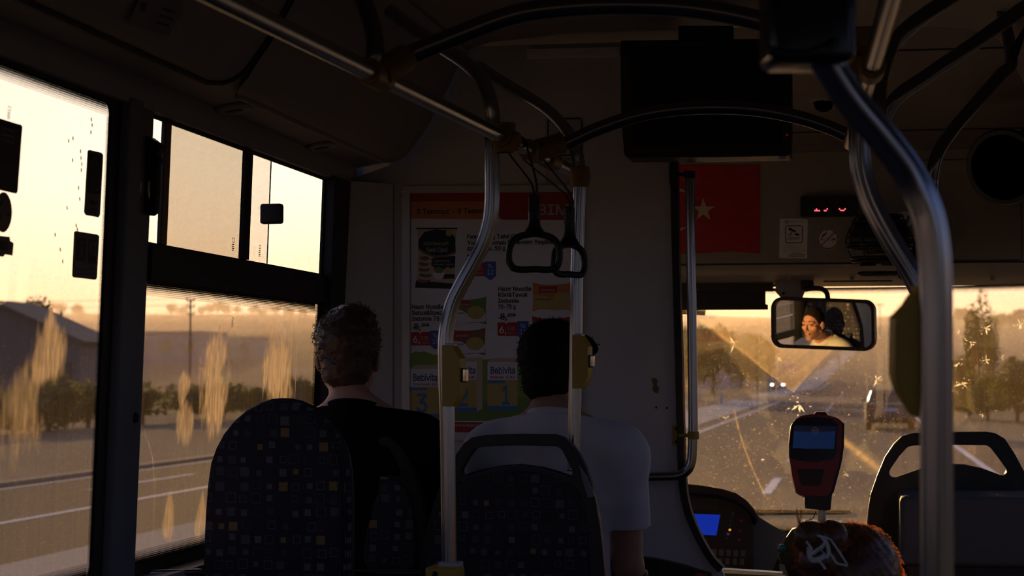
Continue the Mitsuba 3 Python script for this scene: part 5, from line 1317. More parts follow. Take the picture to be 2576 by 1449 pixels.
# little dome lamp on the front ceiling
DL = thing('dome_lamp', 'small clear dome lamp on the front ceiling right of the monitor', 'lamp')
q = on_y(2072, 262, 7.35)
m = frame((q[0], q[1], EYE + 1.0), (1, 0, 0), n=(0, -0.08, -1))
obj('base', lathe([(0, 0.008), (0.046, 0.008), (0.052, 0.0), (0.052, -0.005)], 28, m), 'ceiling_plastic', DL, 40)
scene['lamp_lens'] = {'type': 'principled', 'base_color': {'type': 'rgb', 'value': [0.42, 0.34, 0.28]}, 'roughness': 0.4, 'specular': 0.5}
obj('lens', lathe([(0, 0.042), (0.016, 0.040), (0.030, 0.030), (0.038, 0.008)], 28, m), 'lamp_lens', DL, 50)
# round convex mirror
CM = thing('round_mirror', 'round convex mirror in a black rim at the right edge under the ceiling', 'mirror')
cc = on_y(2526, 420, 7.6)
mn = np.array([-0.45, -1.0, -0.28]); mm = frame(cc, (1, 0, 0), n=mn)
obj('rim', lathe([(0.118, 0.0), (0.124, 0.012), (0.140, 0.012), (0.146, 0.0), (0.140, -0.03), (0.05, -0.05), (0, -0.05)], 48, mm), 'black_plastic', CM, 50)
Rm, am = 0.42, 0.122
th = np.linspace(0, math.asin(am / Rm), 24)
obj('glass', lathe([(max(Rm * math.sin(t), 1e-5), Rm * math.cos(t) - Rm * math.cos(th[-1]) + 0.004) for t in th], 64, mm), 'mirror_glass', CM, True)
obj('stalk', tube(bend([cc + [0.0, 0.045, 0.0], cc + [0.02, 0.08, 0.10], cc + [0.10, 0.10, 0.16], cc + [0.17, 0.12, 0.40]], 0.04), 0.008, 12), 'black_plastic', CM, True)

# ------------------------------------------------------------------ rear-view mirror
RM = thing('rear_view_mirror', 'wide rear-view mirror in a black frame showing the driver', 'mirror')
Mc = on_y(2071, 814, 8.50)
def mirror_normal(face_px, target):
    d = ray(*face_px); d = d / np.linalg.norm(d); p = C + d * ((Mc[1] - C[1]) / d[1])
    a = -d; b = np.asarray(target) - p; b /= np.linalg.norm(b)
    n = a + b; return n / np.linalg.norm(n)
MN = mirror_normal((2016, 824), hdc + np.array([0, 0.05, -0.01]))
MF = Flat(Mc, np.cross([0, 0, 1], MN), MN)
if MF.ex[0] < 0: MF = Flat(Mc, -np.cross([0, 0, 1], MN), MN)
cor = [MF.loc(u, v) for u, v in ((1941, 746), (2201, 755), (2203, 884), (1942, 874))]
out = sg.Polygon(cor).buffer(-0.048).buffer(0.048, quad_segs=8)
inn = out.buffer(-0.014)
obj('frame', soft_prism(out.difference(inn), 0.030, 0.007, MF.lift(-0.014), 4), 'black_plastic', RM, 50)
obj('back', soft_prism(out, 0.020, 0.009, MF.lift(-0.030), 4), 'black_plastic', RM, 50)
bp = np.array(sg.LinearRing(inn.buffer(0.004).exterior.coords).segmentize(0.012).coords)[:-1]
cen = bp.mean(0); Rcv = 5.6
rr = np.linspace(0, 1, 26)[1:]
V, Fc = [[cen[0], cen[1], 0.0]], []
for r in rr:
    for q in bp: 
        p = cen + (q - cen) * r; V.append([p[0], p[1], -((p - cen) ** 2).sum() / (2 * Rcv)])
V = np.array(V); nb = len(bp)
for j in range(nb): Fc.append([0, 1 + j, 1 + (j + 1) % nb])
for i in range(len(rr) - 1):
    for j in range(nb):
        a, b, c_, d_ = 1 + i * nb + j, 1 + i * nb + (j + 1) % nb, 1 + (i + 1) * nb + (j + 1) % nb, 1 + (i + 1) * nb + j
        Fc += [[a, d_, c_], [a, c_, b]]
gm = trimesh.Trimesh(V, Fc, process=False)
if gm.face_normals[:, 2].mean() < 0: gm.invert()
obj('glass', xf(gm, MF.lift(0.0015)), 'mirror_glass', RM, True)
obj('arm', tube(spline([on_y(2026, 728, 8.62), on_y(2050, 725, 8.60), on_y(2070, 728, 8.58), on_y(2080, 738, 8.55), on_y(2083, 756, 8.52)], 6), 0.011, 14), 'black_plastic', RM, True)
obj('arm_socket', cat([rbox(*np.ravel([(a - 0.028, a + 0.028) if i == 0 else ((a - 0.02, a + 0.02) if i == 1 else (a - 0.014, a + 0.03)) for i, a in enumerate(on_y(2031, 722, 8.64))]), 0.008)]), 'black_plastic', RM, 40)
k = thing('mirror_mount', 'beige tapered bracket above the rear-view mirror', 'bracket')
f2 = Flat((0, 8.70, EYE), (1, 0, 0), (0, -1, 0))
obj('housing', f2.poly([(1952, 714), (2018, 712), (2026, 730), (2018, 750), (1965, 750), (1952, 735)], -0.03, 0.07, 0.012), 'ceiling_plastic', k, 40)
obj('screw', ball(f2.at(1971, 739) - [0, 0.04, 0], 0.007, 1), 'black_plastic', k, True)
obj('hanger', f2.poly([(1945, 690), (2040, 690), (2036, 714), (1950, 716)], -0.02, 0.05, 0.008), 'ceiling_plastic', k, 40)
# roller sun blind
SBd = thing('sun_blind', "black roller sun blind above the driver's side of the windshield", 'blind')
f3 = Flat((0, 8.78, EYE), (1, 0, 0), (0, -1, 0))
obj('roller', f3.rect(1620, 700, 1945, 733, -0.03, 0.06), 'black_plastic', SBd, False)
obj('screen', f3.rect(1625, 732, 1926, 768, -0.004, 0.003), 'black_print', SBd, False)
obj('bottom_bar', f3.rect(1622, 767, 1929, 779, -0.008, 0.012, 0.004), 'black_plastic', SBd, False)
obj('end_clip', f3.rect(1927, 766, 1932, 779, -0.006, 0.010), 'black_plastic', SBd, False)
for i in range(3):
    obj('hook', f3.rect(1940, 705 + i * 11, 1952, 710 + i * 11, 0.0, 0.02, 0.002), 'black_plastic', SBd, False)
# ------------------------------------------------------------------ dashboard
DB = thing('dashboard', 'curved black and grey dashboard with a blue screen, gear buttons and switches', 'dashboard')
DP = Flat((-0.55, 7.95, 0.85), (1, 0.10, 0), (0.10, -1, 0.22))
obj('cluster', DP.poly([(1640, 1232), (1716, 1236), (1765, 1240), (1830, 1254), (1866, 1273), (1888, 1298), (1895, 1330), (1896, 1470), (1896, 1640), (1640, 1640)], -0.10, 0.10, 0.01), 'black_plastic', DB, 40)
hood = [(1640, 1222), (1716, 1224), (1765, 1229), (1818, 1238), (1850, 1248), (1876, 1266), (1895, 1288), (1905, 1310), (1899, 1311), (1886, 1292), (1864, 1276), (1838, 1262), (1800, 1252), (1716, 1246), (1640, 1244)]
obj('hood', DP.poly(hood, -0.12, 0.20, 0.010), 'black_plastic', DB, 40)
f4 = Flat((-0.4, 8.12, 0.8), (1, 0, 0), (0, -1, 0.15))
obj('fairing', f4.poly([(1860, 1266), (1892, 1286), (1912, 1302), (1938, 1318), (1970, 1336), (2005, 1349), (2060, 1354), (2230, 1356), (2230, 1640), (1860, 1640)], -0.20, 0.22, 0.06), 'pillar_grey', DB, 60)
obj('label_plate', cat([DP.rect(1738, 1258, 1806, 1259.2, 0.0005, 0.0008), DP.rect(1736, 1279, 1804, 1280.2, 0.0005, 0.0008), DP.rect(1737, 1258, 1738, 1280, 0.0005, 0.0008), DP.rect(1804, 1258, 1805, 1280, 0.0005, 0.0008)]), 'grey_sticker', DB, False)
for i, s in enumerate(('İLK HAREKETTE AYAK FREN', 'PEDALINA BASILI İKEN', 'VİTES BUTONUNA BASINIZ')):
    obj('lettering', DP.text(s, 1742, 1267 + 5 * i, 2.6, 0.0005, False, 0.0006, (58, 46, 52)[i]), 'grey_sticker', DB, False)
obj('screen', {**mikit.ply(DP.poly([(1660, 1290), (1812, 1295), (1802, 1347), (1660, 1340)], 0.0005, 0.001), 'black_print'), 'emitter': lamp('scr', (0.0006, 0.0042, 0.060))}, None, DB, label='bright blue screen')
for s, u, v in (('1', 1840, 1301), ('2', 1837, 1312), ('3', 1834.5, 1323), ('R', 1826, 1357), ('D', 1842, 1293)):
    obj('gear_mark', DP.text(s, u, v, 5, 0.0005, False, 0.0006), 'grey_print', DB, False)
obj('gear_button', DP.rect(1824, 1337, 1839, 1349, 0.0005, 0.002, 0.001), 'navy_print', DB, False)
obj('gear_mark', {**mikit.ply(DP.text('N', 1829, 1346, 5, 0.003, True, 0.0004), 'red_print'), 'emitter': lamp('n', (0.03, 0.006, 0.008))}, None, DB)
obj('gear_lamp', {**mikit.ply(DP.poly([(1836 + 3.4 * math.cos(t), 1333 + 3.0 * math.sin(t)) for t in np.linspace(0, 6.28, 14)[:-1]], 0.0005, 0.001), 'orange_print'), 'emitter': lamp('o', (0.13, 0.055, 0.008))}, None, DB, label='lit orange lamp')
for i in range(7):
    obj('switch', DP.rect(1754 + 18.2 * i, 1381 + 0.6 * i, 1766 + 18.2 * i, 1397 + 0.6 * i, 0.0, 0.006, 0.002), 'grey_sticker', DB, 30)
for i in range(6):
    obj('switch', DP.rect(1770 + 18.2 * i, 1403 + 0.6 * i, 1781 + 18.2 * i, 1419 + 0.6 * i, 0.0, 0.006, 0.002), 'grey_sticker', DB, 30)
for v in (1310, 1334, 1358):
    obj('indicator', DP.poly([(1864 - (v - 1310) * 0.1 + 4 * math.cos(t), v + 3.5 * math.sin(t)) for t in np.linspace(0, 6.28, 12)[:-1]], 0.0005, 0.001), 'red_dull', DB, False)
SWh = thing('steering_wheel', "black steering wheel in the driver's hands", 'steering wheel')
sm = frame(wheel_c + [0, 0.02, 0.02], (1, 0, 0), n=(0, -0.75, 0.66))
ringp = [(sm @ np.array([0.23 * math.cos(t), 0.23 * math.sin(t), 0, 1]))[:3] for t in np.linspace(0, 2 * math.pi, 49)[:-1]]
obj('rim', sweep(ringp, circ(0.014, 10), closed=True), 'black_plastic', SWh, True)
obj('hub', lathe([(0, 0.02), (0.05, 0.015), (0.06, -0.02), (0.03, -0.03), (0.03, -0.34), (0, -0.34)], 24, sm), 'black_plastic', SWh, 40)
for t in (0.2, math.pi - 0.2, -math.pi / 2):
    obj('spoke', tube([(sm @ np.array([0.04 * math.cos(t), 0.04 * math.sin(t), 0, 1]))[:3], (sm @ np.array([0.225 * math.cos(t), 0.225 * math.sin(t), 0, 1]))[:3]], 0.010, 8), 'black_plastic', SWh, True)
# driver's seat
DS = thing('driver_seat', "driver's high seat in brown squared fabric, seen in the mirror", 'seat')
fd = Flat((-1.02, 6.80, EYE), (-1, 0, 0), (0, 1, 0))
half = [(0.0, 0.46), (0.10, 0.455), (0.15, 0.42), (0.17, 0.30), (0.19, 0.16), (0.235, 0.04), (0.265, -0.08), (0.27, -0.30), (0.25, -0.62), (0.22, -0.78), (0.0, -0.80)]
po = half + [(-x, y) for x, y in half[-2:0:-1]]
obj('backrest', soft_prism(po, 0.10, 0.035, fd.lift(-0.10), 5), 'seat_fabric', DS, 50)
obj('cushion', rbox(-1.28, -0.76, 6.78, 7.26, 0.58, 0.71, 0.04), 'seat_fabric', DS, True)
obj('pedestal', rbox(-1.20, -0.84, 6.85, 7.2, 0.2, 0.58, 0.02), 'black_plastic', DS, 30)
bel = spline([(-0.83, 6.80, 1.34), (-0.845, 6.83, 1.30), (-0.86, 6.86, 1.10), (-0.84, 6.88, 0.9), (-0.80, 6.92, 0.70)], 6)
obj('belt', sweep(bel, [(-0.022, -0.001), (0.022, -0.001), (0.022, 0.001), (-0.022, 0.001)]), 'black_print', DS, 30)
struct('cab_floor', rbox(-1.62, -0.56, 6.22, 8.9, 0, 0.2, 0.01), 'dark_floor', 30, label="raised floor of the driver's cab")
# cab side of the partition: post with extinguisher sign
obj('cab_post', box(-0.74, -0.575, PY + 0.03, PY + 0.06, 0.05, EYE + 1.0), 'cream_print', PT, False, label='beige post on the cab side')
EX = thing('sticker', 'white fire-extinguisher sticker on the beige cab post, seen in the mirror', 'sticker')
fx = Flat((-0.655, PY + 0.06, EYE + 0.12), (-1, 0, 0), (0, 1, 0))
obj('sheet', prism(sg.box(-0.05, -0.065, 0.05, 0.065), 0.0008, fx.lift(0.0005)), 'white_print', EX, False)
obj('extinguisher', prism(rrect(-0.016, -0.05, 0.016, 0.012, 0.006), 0.0006, fx.lift(0.0013)), 'red_print', EX, False)
obj('nozzle', prism(sg.LineString([(0.0, 0.012), (0.0, 0.03), (-0.025, 0.04), (-0.033, 0.01)]).buffer(0.003).union(sg.box(-0.008, 0.025, 0.016, 0.034)), 0.0006, fx.lift(0.0013)), 'red_print', EX, False)
# cab door ledge
CD = thing('cab_door', "low driver's cab door with a silver ledge strip", 'door')
f5 = Flat((-0.3, 6.9, 0.6), (1, 0, 0), (0, -1, 0))
obj('panel', f5.poly([(1802, 1440), (1975, 1449), (1975, 1900), (1802, 1900)], -0.03, 0.03, 0.006), 'black_plastic', CD, 30)
obj('ledge', f5.poly([(1795, 1430), (1968, 1441), (1970, 1449), (1797, 1440)], -0.05, 0.06, 0.004), 'silver_frame', CD, 30)
# small control pod right of it with a teal knob and a tag
CP = thing('control_pod', 'dark rounded control pod beside the dashboard, rim lit by the sun', 'control box')
f6 = Flat((-0.2, 7.34, 0.8), (1, 0, 0), (0, -1, 0))
obj('housing', f6.poly([(1932, 1700), (1938, 1449), (1952, 1415), (1966, 1385), (1978, 1352), (1992, 1332), (2016, 1326), (2040, 1345), (2052, 1400), (2056, 1700)], -0.08, 0.10, 0.02), 'black_plastic', CP, 50)
obj('knob', ball(f6.at(1968, 1378) - [0, 0.03, 0], 0.0165, 2), 'teal', CP, True, label='teal round knob')
obj('cord', tube(spline([f6.at(1960, 1392) - [0, 0.03, 0], f6.at(1962, 1404) - [0, 0.032, 0], f6.at(1968, 1418) - [0, 0.03, 0]], 6), 0.0012, 6), 'grey_print', CP, True)
obj('tag', f6.poly([(1961, 1417), (1974, 1418), (1985, 1449), (1984, 1452), (1971, 1456), (1962, 1432)], 0.03, 0.001), 'grey_print', CP, False, label='white paper tag')
# ------------------------------------------------------------------ ticket validator
VA = thing('ticket_validator', 'red and black ticket validator with a blue screen on a post', 'ticket machine')
vf = Flat(on_y(2050, 1145, 7.10), (1, 0.10, 0), (0.10, -1, 0.10))
body = [(2001, 1055), (2015, 1046), (2040, 1042), (2058, 1042), (2085, 1045), (2108, 1052), (2119, 1062), (2118, 1120), (2112, 1160), (2100, 1205), (2092, 1235), (2083, 1247), (2050, 1249), (2015, 1246), (2003, 1238), (1993, 1200), (1987, 1160), (1984, 1120), (1990, 1070)]
obj('body', vf.poly(body, -0.055, 0.065, 0.016), 'validator_red', VA, 60)
obj('back_shell', vf.poly([(u + 8, v + 2) for u, v in body], -0.085, 0.05, 0.012), 'black_plastic', VA, 60)
obj('top_dome', lathe([(0, 0.014), (0.018, 0.012), (0.028, 0.0)], 24, frame(vf.at(2066, 1043) - vf.n * 0.03, (1, 0, 0), n=(0, 0, 1))), 'validator_red', VA, 40)
obj('bezel', vf.poly([(1994, 1062), (2012, 1053), (2050, 1049), (2090, 1054), (2106, 1066), (2104, 1140), (2096, 1156), (2050, 1163), (2008, 1159), (1984, 1152), (1984, 1120), (1988, 1080)], 0.008, 0.006, 0.003), 'black_gloss', VA, 40)
obj('screen', {**mikit.ply(vf.poly([(1997, 1072), (2102, 1074), (2097, 1130), (1993, 1128)], 0.0142, 0.0008), 'black_print'), 'emitter': lamp('s', (0.0003, 0.0018, 0.0075))}, None, VA, label='dim blue screen')
obj('status_bar', vf.poly([(1997, 1071), (2103, 1073), (2102, 1085), (2050, 1088), (1996, 1085)], 0.0150, 0.0005), 'navy_print', VA, False)
c = vf.loc(2050, 1084); rg = sg.Point(*c).buffer(0.0115)
obj('badge', prism(rg.difference(rg.buffer(-0.003)).union(sg.box(c[0] - 0.007, c[1] - 0.002, c[0] + 0.007, c[1] + 0.002)), 0.0006, vf.lift(0.0156)), 'grey_print', VA, False)
obj('lettering', vf.text('19 : 44', 2035, 1104, 6.5, 0.0152, False, 0.0004, 26), 'sky_print', VA, False)
obj('lettering', vf.text('11 Temmuz Pazar', 2028, 1112, 4, 0.0152, False, 0.0004, 40), 'sky_print', VA, False)
for w, v in ((62, 1120), (56, 1128)):
    obj('small_print', vf.rect(2048 - w / 2, v, 2048 + w / 2, v + 1.4, 0.0152, 0.0004), 'sky_print', VA, False)
obj('reader_pad', vf.poly([(2006, 1180), (2066, 1180), (2072, 1184), (2066, 1210), (2062, 1222), (2018, 1222), (2013, 1215), (2006, 1190)], 0.010, 0.003, 0.0012), 'black_print', VA, 30)
obj('neck', vf.poly([(2026, 1244), (2094, 1240), (2090, 1282), (2080, 1284), (2026, 1278), (2024, 1262)], -0.05, 0.045, 0.006), 'black_plastic', VA, 40)
pc = on_y(2067, 1278, 7.13)
obj('post', cyl(pc, [pc[0], pc[1], on_y(2067, 1312, 7.13)[2]], 0.0145, 20), 'silver_frame', VA, True)
bp_ = on_y(2066, 1313, 7.13)
obj('base_plate', rbox(bp_[0] - 0.075, bp_[0] + 0.075, 7.07, 7.20, bp_[2] - 0.006, bp_[2] + 0.002, 0.003), 'silver_frame', VA, 30)
obj('cable', tube(spline([pc + [-0.02, 0, -0.01], bp_ + [-0.03, 0, 0.012], bp_ + [-0.055, -0.02, 0.004]], 6), 0.0016, 6), 'black_plastic', VA, True)
obj('clamp_nut', rbox(bp_[0] + 0.018, bp_[0] + 0.034, 7.09, 7.12, bp_[2], bp_[2] + 0.010, 0.003), 'black_plastic', VA, 30)
obj('stand', rbox(bp_[0] - 0.04, bp_[0] + 0.05, 7.08, 7.19, 0.0, bp_[2] - 0.005, 0.008), 'black_plastic', VA, 30)
# wiper outside the glass
WP = thing('windshield_wiper', 'black wiper blade lying along the foot of the windshield', 'wiper')
f7 = Flat((0, 9.36, EYE), (1, 0, 0), (0, -1, 0))
obj('blade', f7.poly([(1800, 1281), (2143, 1283), (2146, 1291), (2120, 1294), (1800, 1298)], -0.01, 0.02, 0.004), 'rubber', WP, 30)
obj('rubber_strip', f7.rect(1800, 1297, 2120, 1300, -0.006, 0.004), 'grey_print', WP, False)
# splats on the windshield
for i, (u, v, s) in enumerate(((1847, 865, 24), (2010, 1018, 34), (1826, 1052, 10), (2000, 770, 8), (1960, 905, 9), (1922, 1155, 8), (2480, 825, 22), (2443, 860, 20), (2415, 832, 12), (2410, 915, 20), (2480, 905, 16), (2566, 815, 22), (2420, 965, 22), (2205, 955, 18), (2020, 1190, 10), (2130, 1195, 9), (1722, 805, 10), (2400, 985, 14), (2520, 900, 10), (2470, 1045, 10))):
    r_ = np.random.default_rng(40 + i)
    q = ray(u, v); x = (C + q * (9.2 / q[1]))[0]; y = ws_y(x, 0) - 0.004; p = on_y(u, v, y)
    n = r_.integers(2, 5); g = []
    px_ = y / F
    for j in range(n):
        a = r_.uniform(0, 2 * math.pi); L = s * r_.uniform(0.5, 1.1) * px_; w = s * px_ * r_.uniform(0.035, 0.085)
        g.append(sg.Polygon([(0, 0), (L * 0.5 * math.cos(a) - w * math.sin(a), L * 0.5 * math.sin(a) + w * math.cos(a)), (L * math.cos(a), L * math.sin(a)), (L * 0.5 * math.cos(a) + w * math.sin(a), L * 0.5 * math.sin(a) - w * math.cos(a))]))
    for j in range(9):
        a = r_.uniform(0, 2 * math.pi); L = s * r_.uniform(0.0, 0.9) * px_
        g.append(sa.rotate(sg.box(-1, -0.35, 1, 0.35), r_.uniform(0, 180)).buffer(0.2, quad_segs=1)); g[-1] = sa.translate(sa.scale(g[-1], s * px_ * r_.uniform(0.03, 0.09), s * px_ * r_.uniform(0.02, 0.07), origin=(0, 0)), L * math.cos(a), L * math.sin(a))
    u_ = g[0]
    for h in g[1:]: u_ = u_.union(h)
    gg = cat([trimesh.creation.extrude_polygon(h, 0.0003, engine='earcut') for h in getattr(u_, 'geoms', [u_])])
    obj('splat', xf(gg, frame(p, (1, 0, 0), n=(0, -1, 0))), 'splat', WS, False)
# ------------------------------------------------------------------ stickers and marks on the left window
def wl_thing(lab, pts, m='dark_sticker', h=0.0008):
    k = thing('sticker', lab, 'sticker')
    obj('sheet', WL.poly(pts, -0.0035, h), m, k, False)
    return k
k = wl_thing('large dark rectangular sticker at the left edge of the near window', [(-110, 262), (48, 312), (57, 314), (60, 320), (58, 340), (48, 480), (45, 487), (38, 486), (-110, 452)])
for i in range(3):
    obj('small_print', WL.rect(6, 326 + i * 14, 40, 328 + i * 14, -0.0026, 0.0005), 'grey_sticker', k, False)
c = WL.loc(12, 534)
no_smoking('round no-smoking sticker on the near left window', WL, c, 50.5 * WL.size(12, 534), -0.0035, pale='grey_sticker', red='brown_print')
k = wl_thing('small notched label below the round sticker on the near left window', [(-60, 586), (28, 596), (29, 606), (38, 612), (35, 643), (16, 640), (12, 646), (-60, 640)], 'grey_sticker')
obj('small_print', cat([WL.rect(-40, 606 + 8 * i, 22, 607.5 + 8 * i, -0.0026, 0.0005) for i in range(3)]), 'dark_sticker', k, False)
HK = thing('sticker', 'narrow upright emergency hammer sticker at the right of the near left window', 'sticker')
obj('sheet', WL.poly([(224, 380), (228, 377), (258, 384), (263, 390), (255, 540), (251, 547), (219, 541), (215, 534)], -0.0035, 0.0008), 'grey_sticker', HK, False)
obj('panel', WL.poly([(226, 384), (260, 391), (255, 489), (222, 486)], -0.0026, 0.0004), 'dark_sticker', HK, False)
ham = sg.Polygon([WL.loc(*q) for q in ((240, 398), (244, 402), (241, 412), (247, 414), (252, 470), (244, 480), (236, 420), (232, 418), (230, 410))])
obj('hammer_outline', prism(ham.buffer(0.0015).difference(ham.buffer(-0.0005)), 0.0004, WL.lift(-0.0021)), 'grey_sticker', HK, False)
def wl_text(s, u0, u1, v, hpx, lift, key, m):
    a, b = WL.loc(u0, v), WL.loc(u1, v + 2)
    g = meshkit.text_mesh(s, hpx * WL.size(u0, v), 0.0004, True)
    w = g.bounds[1][0] - g.bounds[0][0]; g.apply_translation([-g.bounds[0][0], 0, 0]); g.apply_scale([(b[0] - a[0]) / w, 1, 1]); g.apply_translation([a[0], a[1], 0])
    return obj('lettering', xf(g, WL.lift(lift)), m, key, False)
wl_text('İMDAT', 228, 246, 514, 12, -0.0026, HK, 'dark_sticker'); wl_text('ÇEKİCİ', 227, 245, 533, 12, -0.0026, HK, 'dark_sticker')
XK = thing('sticker', 'square emergency exit sticker with a running figure, lowest on the near left window', 'sticker')
obj('sheet', WL.poly([(190, 584), (194, 581), (248, 590), (253, 594), (247, 700), (243, 704), (189, 698), (185, 694)], -0.0035, 0.0008), 'grey_sticker', XK, False)
obj('panel', WL.poly([(196, 597), (219, 600), (217, 658), (194, 656)], -0.0026, 0.0004), 'dark_sticker', XK, False)
obj('panel', WL.poly([(226, 602), (247, 604), (244, 664), (223, 661)], -0.0026, 0.0004), 'dark_sticker', XK, False)
obj('door_symbol', WL.poly([(229, 607), (245, 609), (243, 645), (227, 643)], -0.0022, 0.0003), 'grey_sticker', XK, False)
obj('figure', cat([WL.poly(p, -0.0018, 0.0003) for p in ([(235, 611), (238, 611), (238, 616), (235, 616)], [(232, 618), (239, 617), (241, 627), (237, 632), (240, 642), (237, 643), (234, 634), (231, 642), (229, 641), (232, 630), (233, 622), (230, 626)])]), 'dark_sticker', XK, False)
obj('script', prism(sg.LineString([WL.loc(*q) for q in ((200, 607), (212, 612), (201, 618), (213, 624), (204, 632), (211, 640), (200, 646))]).buffer(0.0012), 0.0004, WL.lift(-0.0021)), 'grey_sticker', XK, False)
obj('small_print', cat([WL.rect(193 + 8 * j, 676 + 12 * i, 199 + 8 * j, 679 + 12 * i, -0.0026, 0.0004) for i in range(2) for j in range(6)]), 'dark_sticker', XK, False)
def glass_mark(parent, u, v, s, fl=WL, lift=-0.0035):
    k = fl.size(u, v) * s
    a = fl.loc(u, v)
    q = sg.box(a[0] - k * 5, a[1] - k * 5, a[0] + k * 9, a[1] + k * 5)
    g = [prism(q.difference(q.buffer(-k * 1.3)), 0.0003, fl.lift(lift))]
    for i in range(4):
        g.append(prism(sg.box(a[0] - k * 7, a[1] - k * (10 + 4 * i), a[0] + k * (8 - 3 * (i % 2)), a[1] - k * (8.2 + 4 * i)), 0.0003, fl.lift(lift)))
    obj('maker_mark', cat(g), 'black_print', parent, False)
glass_mark(W1, 27, 273, 1.2); glass_mark(W3, 587, 604, 1.2, lift=-0.0005); glass_mark(W3, 654, 621, 1.1, lift=-0.0005); glass_mark(W2, 588, 803, 0.9)
obj('scratch', cat([WL.poly([(u, v), (u + 2, v - 3), (u + 3, v + 5), (u + 1, v + 9)], -0.0035, 0.0004) for u, v in ((232, 298), (234, 312), (231, 330), (186, 345), (175, 352), (205, 378), (206, 395), (207, 425), (171, 520), (194, 565), (197, 575), (154, 625), (160, 655), (141, 588), (203, 498), (200, 470), (185, 400), (208, 410))]), 'brown_print', W1, False, kind='stuff')
# hammer holder on the pillar
HH = thing('hammer_holder', 'dark emergency hammer in its bracket on the window pillar', 'hammer')
f8 = Flat((0, 4.26, EYE), (1, 0, 0), (0, -1, 0))
obj('bracket', f8.poly([(343, 340), (378, 344), (402, 362), (404, 372), (398, 382), (395, 386), (395, 394), (345, 394)], -0.03, 0.03, 0.004), 'black_plastic', HH, 30)
hp = sg.Polygon([f8.loc(*q) for q in ((360, 390), (398, 392), (398, 410), (394, 412), (393, 470), (390, 520), (386, 536), (378, 541), (366, 540), (360, 530))])
hole = sg.Polygon([f8.loc(*q) for q in ((373, 447), (376, 462), (375, 490), (372, 505), (370, 480), (370, 460))])
obj('handle', soft_prism(hp.difference(hole), 0.024, 0.004, f8.lift(-0.03)), 'rubber', HH, 30)
# sign on the ceiling duct
k = thing('sticker', 'pale paper notice on the ceiling duct at the upper left', 'sticker')
fc_ = Flat((-1.33, 3.6, EYE + 0.80), (0, 1, 0), (0.85, 0, -0.52))
pts_ = [(334, -14), (309, 40), (312, 46), (398, 80), (408, 78), (444, 20), (440, -30)]
obj('sheet', fc_.poly(pts_, 0.016, 0.001), 'grey_sticker', k, False)
obj('symbol', fc_.poly([(338, -6), (352, -2), (345, 20), (334, 16)], 0.0175, 0.0006), 'black_print', k, False)
for i in range(3):
    obj('small_print', fc_.poly([(392 - 8 * i, 8 + 17 * i), (425 - 8 * i, 18 + 17 * i), (423 - 8 * i, 24 + 17 * i), (390 - 8 * i, 14 + 17 * i)], 0.0175, 0.0006), 'black_print', k, False)

# ------------------------------------------------------------------ outside: land, road, cars, trees, sheds
GZ = -0.55
def land(x, y):
    x, y = np.asarray(x, float), np.asarray(y, float)
    d = np.hypot(x, y)
    p = np.stack([x / 160, y / 160, x * 0], -1)
    far = np.clip(d - 230, 0, 1500)
    h = 0.0335 * far * (0.90 + 0.22 * meshkit.fbm(p, 3, 3)) + np.clip((d - 90) / 200, 0, 1) * 1.2 * (meshkit.fbm(p * 4, 3, 5) - 0.5)
    side = np.clip((-14.9 - x) / 8, 0, 1) + np.clip((x - 4.6) / 6, 0, 1)
    return GZ - 0.06 + np.minimum(side, 1) * np.clip(0.35 * meshkit.fbm(p * 30, 3, 9), 0, 1) * np.clip(1 - d / 400, 0, 1) + h
def soil(p, n, uv):
    a, b, c = fbm(p.x * 0.02, p.y * 0.02, 1.0, 4), fbm(p.x * 0.3, p.y * 0.12, 3.0, 3), noise(p.x * 2.2, p.y * 2.2, 5.0)
    col = mix((0.20, 0.145, 0.085), (0.10, 0.085, 0.045), smoothstep(0.42, 0.62, a))
    col = col * (0.65 + 0.7 * b)
    return col * (0.8 + 0.4 * c)
ORD = 'first second third fourth fifth sixth seventh eighth ninth tenth eleventh twelfth thirteenth fourteenth fifteenth sixteenth seventeenth'.split()
mat('soil', mikit.proc(soil), 0.9)
gy = np.r_[np.linspace(-40, 140, 60), np.geomspace(146, 3200, 70)]
gx = np.r_[-np.geomspace(15, 2600, 70)[::-1], np.linspace(-14.4, 8, 16), np.geomspace(9, 1500, 50)]
GX, GY = np.meshgrid(gx, gy)
Zg = land(GX, GY)
struct('ground', strips(np.stack([GX, GY, Zg], -1)), 'soil', True, label='dry brown fields and hazy low hills')
def road_x(y): return np.maximum(np.asarray(y, float) - 150, 0) * 0.022
def ribbon(x0, x1, ys, lift):
    ys = np.asarray(ys, float)
    rows = []
    for y in ys:
        xs_ = np.linspace(x0, x1, 5) + road_x(y)
        z = GZ + np.maximum(land(xs_, np.full(5, y)) - GZ + 0.05, 0) * (1 if y > 160 else 0) + (0.25 if y > 160 else 0) * min(1, (y - 160) / 100 if y > 160 else 0)
        rows.append(np.stack([xs_, np.full(5, y), np.full(5, z.max()) + lift], 1))
    return strips(rows)
def tarmac(p, n, uv):
    return mi.Color3f(0.075, 0.066, 0.058) * (0.75 + 0.35 * fbm(p.x * 1.2, p.y * 0.12, 1.0, 3) + 0.3 * noise(p.x * 30, p.y * 30, 2.0))
mat('tarmac', mikit.proc(tarmac), 0.85, specular=0.2)
ry = np.r_[np.linspace(-40, 160, 30), np.geomspace(168, 1100, 40)]
RD = struct('road', ribbon(-5.9, 3.7, ry, 0.0), 'tarmac', True, label='grey asphalt road running ahead and up the hill')
RO = struct('road_opposite', ribbon(-14.8, -8.7, ry, 0.0), 'tarmac', True, label='opposite carriageway to the left')
MD = struct('median', ribbon(-8.7, -5.9, ry, 0.02), 'concrete', True, label='pale dusty median strip between the carriageways')
